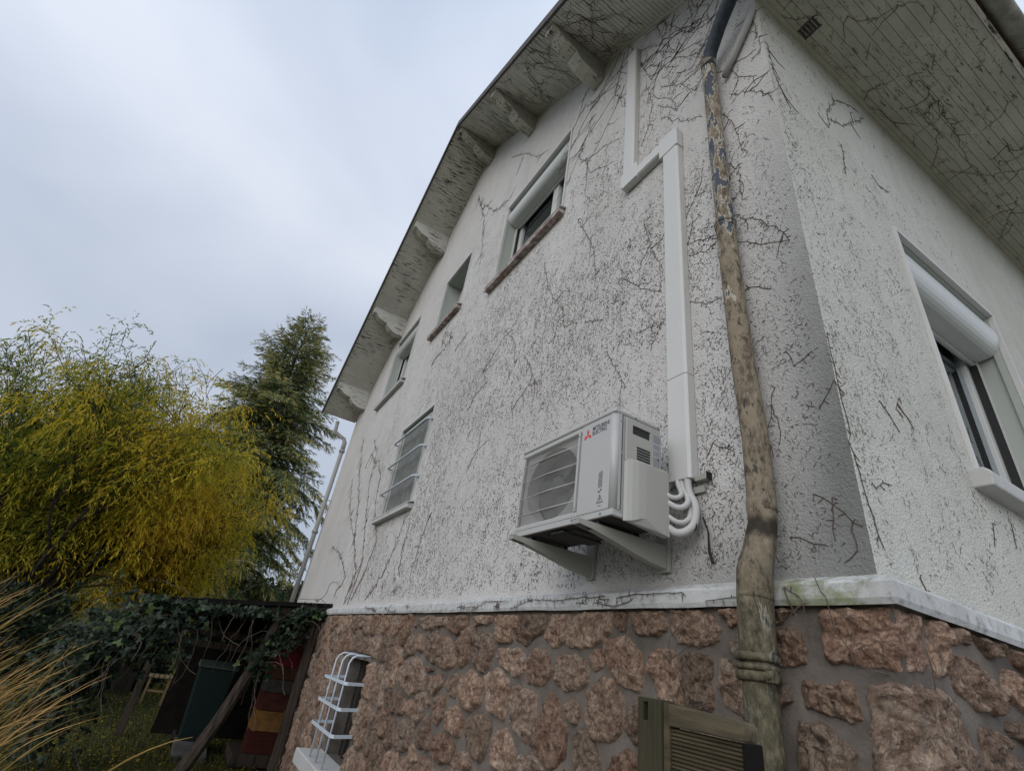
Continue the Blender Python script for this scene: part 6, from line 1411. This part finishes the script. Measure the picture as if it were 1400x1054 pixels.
# ---- yellowing willow: many upright dark limbs, curly hanging leaf sprays
def willow(base, height, rad_, label, nl=17, ns=2300, seedv=3, lean=(0, 0)):
    random.seed(seedv); r = empty('willow_tree', base, label=label, cat='tree'); wood = MB(); lf = Leaves(); B = Vector(base); tips = []
    def crown_ok(p):
        q = p-B; return True
    wood.tube([B+Vector((0, 0, -.1)), B+Vector((.05, .05, .7)), B+Vector((0, .1, 1.3))], [.22, .17, .15], 10, wob=.2)
    def grow(p, d, L, r0, lvl):
        pts = [p]; n = max(4, int(L/.28)); rr = [r0]
        for i in range(n):
            d = (d+rv()*.16+Vector((0, 0, .05 if lvl < 2 else -.03))).normalized(); pts.append(pts[-1]+d*L/n); rr.append(max(r0*(1-.75*(i+1)/n), .006))
        wood.tube(pts, rr, 6 if lvl < 1 else 4, caps=False)
        if lvl < 3:
            for k in range((5, 5, 4)[lvl]):
                t = random.uniform(.28, 1.0); i = min(n-1, int(t*n)); q = pts[i]
                dd = ((pts[i+1]-pts[i]).normalized()*1.0+rv()*.85+Vector((0, 0, .22))).normalized(); grow(q, dd, L*random.uniform(.38, .6), rr[i]*.6, lvl+1)
        if lvl >= 1:
            for i in range(1, n+1):
                if random.random() < (.6 if lvl == 1 else .95): tips.append((pts[i], d))
    for k in range(nl):
        a = 2*math.pi*k/nl+random.uniform(-.2, .2); o_ = random.uniform(.15, 1.0); d = Vector((math.cos(a)*o_*rad_/height*1.25+lean[0], math.sin(a)*o_*rad_/height*1.25+lean[1], 1)).normalized()
        grow(B+Vector((math.cos(a)*.1, math.sin(a)*.1, random.uniform(.2, 1.2))), d, height*random.uniform(.50, .66), .085, 0)
    wood.build('branches', M_bark, r).matrix_parent_inverse = Matrix.Translation(B).inverted()
    random.shuffle(tips)
    for (p, d) in tips[:ns]:
        # a spray of hanging curly twigs
        for s_ in range(random.randint(2, 4)):
            q = p+rv()*.10; dd = (rv()*.9+Vector((0, 0, .1))+d*.5).normalized(); k = random.randint(6, 13)
            for j in range(k):
                dd = (dd+Vector((0, 0, -.17))+rv()*.25).normalized(); q = q+dd*.052
                l = (dd+rv()*.75+Vector((0, 0, -.25))).normalized(); lf.quad(q, l, random.uniform(.017, .030), random.uniform(.065, .125), bend=.15)
    o = lf.build('foliage', M_willow, r); return r, len(lf.f)
w1, c1 = willow((-13.6, -2.75, 0), 6.5, 3.0, 'broad yellow-green willow with many dark upright limbs', 22, 4600, 3, (-.04, .04))
w2, c2 = willow((-15.5, -.65, 0), 5.6, 1.8, 'smaller golden willow crown between the big willow and the conifer', 15, 2000, 8, (.0, .02))
w3, c3 = willow((-15.2, -5.3, 0), 5.8, 2.6, 'greener willow cut by the left edge of the picture', 13, 1700, 12, (.0, .0))
# ---- conifer with tiered drooping sprays and golden tips
def conifer(base, H, R, label, seedv=5, dens_=1.0):
    random.seed(seedv); r = empty('conifer_tree', base, label=label, cat='tree'); B = Vector(base); wood = MB(); lf = Leaves(); tp = Leaves()
    wood.tube([B+Vector((0, 0, -.1)), B+Vector((.05, 0, H*.5)), B+Vector((0, 0, H*.985))], [.24, .13, .012], 8)
    z = .6; k = 0
    while z < H*.985:
        f = (z/H); L0 = R*(1-f)**.60*random.uniform(.72, 1.12)+.12; nb_ = 5 if f < .85 else 4
        for j in range(nb_):
            a = k*2.4+j*2*math.pi/nb_+random.uniform(-.3, .3); L = L0*random.uniform(.7, 1.1); out = Vector((math.cos(a), math.sin(a), 0)); p = B+Vector((0, 0, z+random.uniform(-.1, .1))); d = (out+Vector((0, 0, .30+.5*f))).normalized(); n = max(4, int(L/.22)); pts = [p]
            for i in range(n): d = (d+Vector((0, 0, -.085))+rv()*.05).normalized(); pts.append(pts[-1]+d*L/n)
            pts[-1] = pts[-1]+Vector((0, 0, .06))
            wood.tube(pts, [max(.028*(1-i/(n+1))*(1-f*.5), .005) for i in range(n+1)], 4, caps=False)
            for i in range(1, n+1):
                t = i/n; d = (pts[i]-pts[i-1]).normalized(); sd = d.cross(Vector((0, 0, 1))).normalized()
                for sgn in (-1, 1, 0):
                    for rep in range(2 if sgn else 1):
                        ln = L*.34*(1.15-t)*random.uniform(.6, 1.2)+.14; dd = (d*.75+sd*sgn*.9+Vector((0, 0, random.uniform(-.35, .12)))).normalized(); q = pts[i]-d*random.uniform(0, L/n); m_ = max(2, int(ln/.085/1.0))
                        for s_ in range(m_):
                            dd = (dd+Vector((0, 0, -.045))+rv()*.1).normalized(); q = q+dd*ln/m_
                            for u in range(int(3*dens_+random.random())):
                                l = (dd*1.1+rv()*.5).normalized(); (tp if (s_ >= m_-2 or t > .8) and random.random() < .55 else lf).quad(q, l, random.uniform(.020, .040), random.uniform(.12, .26), bend=.1)
        z += .26*(1-.35*f)+.05; k += 1
    wood.build('trunk', M_bark, r).matrix_parent_inverse = Matrix.Translation(B).inverted(); lf.build('foliage', M_conif, r); tp.build('young_foliage', M_tip, r, label='golden tips of the conifer branches'); return len(lf.f)
c4 = conifer((-22.0, .05, 0), 14.5, 4.9, 'tall dark conifer with golden branch tips beside the house', 5, .8)
# ---- hedge and shrubs closing the garden
def shrub(c, s, n, mat, label, name='shrub', cat='shrub', seedv=1, ls=(.05, .11), group=None):
    random.seed(seedv); r = empty(name, (c[0], c[1], 0), label=label, cat=cat, group=group); lf = Leaves(); wd = MB()
    for k in range(9):
        a = random.uniform(0, 6.28); e = Vector((c[0]+math.cos(a)*s[0]*.6, c[1]+math.sin(a)*s[1]*.6, s[2]*random.uniform(.5, .9))); wd.tube([(c[0]+math.cos(a)*.1, c[1]+math.sin(a)*.1, 0), Vector((c[0], c[1], 0)).lerp(e, .5)+rv()*.15, e], [.03, .02, .008], 5)
    for k in range(n):
        v = rv(); q = random.random()**.33; f = 1+.28*noise.noise(Vector((v.x*2.2, v.y*2.2, v.z*2.2+seedv*3)))
        p = Vector((c[0]+v.x*s[0]*q*f, c[1]+v.y*s[1]*q*f, s[2]*.5+v.z*s[2]*.52*q*f))
        if p.z < .02: continue
        for j in range(2): lf.quad(p+rv()*.05, (v*.5+rv()).normalized(), random.uniform(*ls)*.6, random.uniform(*ls))
    wd.build('stems', M_bark, r).matrix_parent_inverse = Matrix.Translation(Vector((c[0], c[1], 0))).inverted(); lf.build('foliage', mat, r)
G = 'shrubs of the back hedge'
for i, (x, y, sx, h, lb) in enumerate([(-27, -12, 2.6, 4.2, 'dark hedge shrub at the far left behind the green willow'), (-26, -8, 2.6, 3.6, 'dark hedge shrub behind the left side of the big willow'), (-25.5, -4.2, 2.5, 3.4, 'dark hedge shrub behind the middle of the big willow'), (-25.5, -.6, 2.4, 3.0, 'dark hedge shrub left of the conifer foot'), (-27, 3.4, 2.6, 3.6, 'dark hedge shrub behind the conifer foot'), (-30, 8, 3.2, 4.0, 'dark hedge shrub hidden by the house corner')]):
    shrub((x, y), (sx, sx*.9, h), 4200, M_hedge, lb, seedv=40+i, ls=(.12, .24), group=G)
shrub((-17.0, 1.9), (1.0, 1.0, 1.5), 2600, M_willow, 'low yellowish bush beyond the bin', seedv=61, ls=(.06, .13))
shrub((-11.6, -2.6), (1.1, 1.3, 1.75), 5200, M_ivy, 'dark leafy bush left of the lean-to behind the tall grass', seedv=62, ls=(.06, .11))
shrub((-10.6, -4.6), (1.5, 1.5, 1.6), 4200, M_hedge, 'low dark bush behind the tall grass at the left edge', seedv=63, ls=(.06, .12))
shrub((-16.4, -.6), (.7, .8, .8), 1800, M_ivy, 'small dark bush on the grass behind the garden table', seedv=64, ls=(.06, .12))
# far tree line so that no bare horizon shows
random.seed(77); lf = Leaves()
for k in range(42000):
    a = random.uniform(rad(100), rad(262)); R_ = random.uniform(46, 54); h = 5.0+2.5*noise.noise(Vector((a*7, 2, 1)))+1.2*noise.noise(Vector((a*30, 5, 1)))
    p = Vector((R_*math.cos(a), R_*math.sin(a), random.random()*h)); lf.quad(p, rv(), random.uniform(.4, .8), random.uniform(.5, 1.0))
lf.build('woodland', M_hedge, label='dark line of distant trees closing the garden at the left', cat='woodland', kind='stuff')
# ---- ivy over the lean-to and its posts
random.seed(90)
def ivy(label, spots, n, stems, sz=(.05, .10)):
    r = empty('ivy', spots[0][0], label=label, cat='ivy'); lf = Leaves(); wd = MB(); V = []; F = []
    for k in range(n):
        a, b, s = random.choice(spots); t = random.random(); p = Vector(a).lerp(Vector(b), t)+Vector((random.gauss(0, s[0]), random.gauss(0, s[1]), random.gauss(0, s[2])))
        if p.z < .02: p.z = .03
        # five-cornered leaf
        nn = (Vector((.75, -.45, .45))+rv()*.8).normalized(); u = nn.orthogonal().normalized(); u = (Matrix.Rotation(random.uniform(0, 6.28), 3, nn) @ u); w = nn.cross(u); L = random.uniform(*sz); c = len(V)
        for (x, y) in ((0, -.1), (.45, -.28), (.50, .18), (.20, .26), (0, .75), (-.20, .26), (-.50, .18), (-.45, -.28)): V.append((p+u*x*L+w*y*L-nn*abs(x)*L*.25)[:])
        F.append(tuple(range(c, c+8)))
    me = bpy.data.meshes.new('leaves'); me.from_pydata(V, [], F); me.materials.append(M_ivy); o = bpy.data.objects.new('leaves', me); COL.objects.link(o); adopt(r, o)
    for k in range(stems):
        a, b, s = random.choice(spots); p = Vector(a).lerp(Vector(b), random.random()); T = [p]
        d = rv()
        for j in range(9): d = (d+rv()*.5+Vector((0, 0, -.25))).normalized(); T.append(T[-1]+d*.09)
        wd.tube(T, .004, 4, caps=False)
    wd.build('stems', M_stem, r).matrix_parent_inverse = Matrix.Translation(r.location).inverted()
ivy('ivy hanging over the left end of the lean-to roof', [((-8.2, -.75, 1.2), (-8.25, .1, 1.6), (.15, .2, .13)), ((-8.2, -.95, .9), (-8.2, -.55, 1.55), (.2, .2, .18)), ((-8.25, -.4, 1.76), (-8.2, 1.0, 1.86), (.06, .1, .03)), ((-8.3, -.9, .3), (-8.3, -.8, 1.2), (.2, .16, .2))], 2100, 90, (.05, .12))
ivy('ivy trailing down the leaning post of the lean-to', [((-8.2, 1.0, 1.2), (-8.22, 1.5, 1.93), (.07, .12, .07)), ((-8.2, 1.05, 1.15), (-8.2, 1.2, 1.6), (.05, .07, .1)), ((-8.2, 1.3, 1.93), (-8.2, 1.72, 1.98), (.05, .06, .05))], 330, 30, (.06, .11))
# ---- tall straw-coloured ornamental grass
random.seed(55)
def grass_clump(base, n, H, spread, label, lean=Vector((0, 0, 0))):
    V = []; F = []; B = Vector(base)
    for k in range(n):
        a = random.uniform(0, 6.28); r0 = abs(random.gauss(0, .24)); p = B+Vector((math.cos(a)*r0, math.sin(a)*r0, 0)); o_ = random.random()
        d = (Vector((math.cos(a)*.28*spread*(.3+o_), math.sin(a)*.28*spread*(.3+o_), 1))+lean*.3).normalized(); L = H*random.uniform(.5, 1.0); seg = 12; w = random.uniform(.003, .0105); droop = random.uniform(.03, .10)*spread; tw = rv(); pts = [p]
        for i in range(seg):
            out = Vector((math.cos(a), math.sin(a), 0)); d = (d+out*droop*(i/seg)*1.6+lean*droop*1.3*(i/seg)+Vector((0, 0, -droop*1.25*(i/seg)**1.2))+rv()*.055).normalized(); pts.append(pts[-1]+d*L/seg)
        if random.random() < .2: j = random.randint(5, 9); kk = rv()*.3-Vector((0, 0, .5)); pts = pts[:j]+[pts[j]+kk*(q*.12) for q in range(len(pts)-j)]
        c = len(V)
        for i, q in enumerate(pts):
            t = (pts[min(i+1, seg)]-pts[max(i-1, 0)]).normalized(); s = t.cross(tw); s = s.normalized()*w*(1-(i/seg)**2.2*.9); V += [(q-s)[:], (q+s)[:]]
        F += [(c+2*i, c+2*i+1, c+2*i+3, c+2*i+2) for i in range(len(pts)-1)]
    me = bpy.data.meshes.new('grass_clump'); me.from_pydata(V, [], F); me.materials.append(M_grass); o = bpy.data.objects.new('grass_clump', me); COL.objects.link(o); tag(o, label=label, cat='ornamental grass')
grass_clump((-4.7, -1.42, 0), 1900, 1.55, .95, 'tall straw-coloured ornamental grass in the lower left corner', Vector((.05, .08, 0)))
grass_clump((-4.9, -1.85, 0), 1300, 1.95, .7, 'taller straw-coloured grass clump at the very left edge', Vector((.1, .2, 0)))
# scattered fallen leaves and lawn tufts
random.seed(66); lf = Leaves()
for k in range(9000):
    p = Vector((random.uniform(-20, -6.5), random.uniform(-6, 1.6), .012)); lf.quad(p, Vector((random.gauss(0, 1), random.gauss(0, 1), .15)).normalized(), .03, random.uniform(.04, .08), Vector((0, 0, 1)))
lf.build('fallen_leaves', M_willow, label='yellow fallen leaves scattered over the grass', cat='fallen leaves', kind='stuff')
lf = Leaves()
for k in range(26000):
    p = Vector((random.uniform(-18, -6.2), random.uniform(-4, 1.6), 0)); lf.quad(p, Vector((random.gauss(0, .4), random.gauss(0, .4), 1)).normalized(), .012, random.uniform(.04, .12))
lf.build('lawn_grass', M_hedge, label='short tufts of grass on the lawn behind the tall grass', cat='grass', kind='stuff')
print('stones', cnt, 'leaves', c1, c2, c3, c4, 'tris', sum(len(o.data.polygons) for o in scene.objects if o.type == 'MESH'))
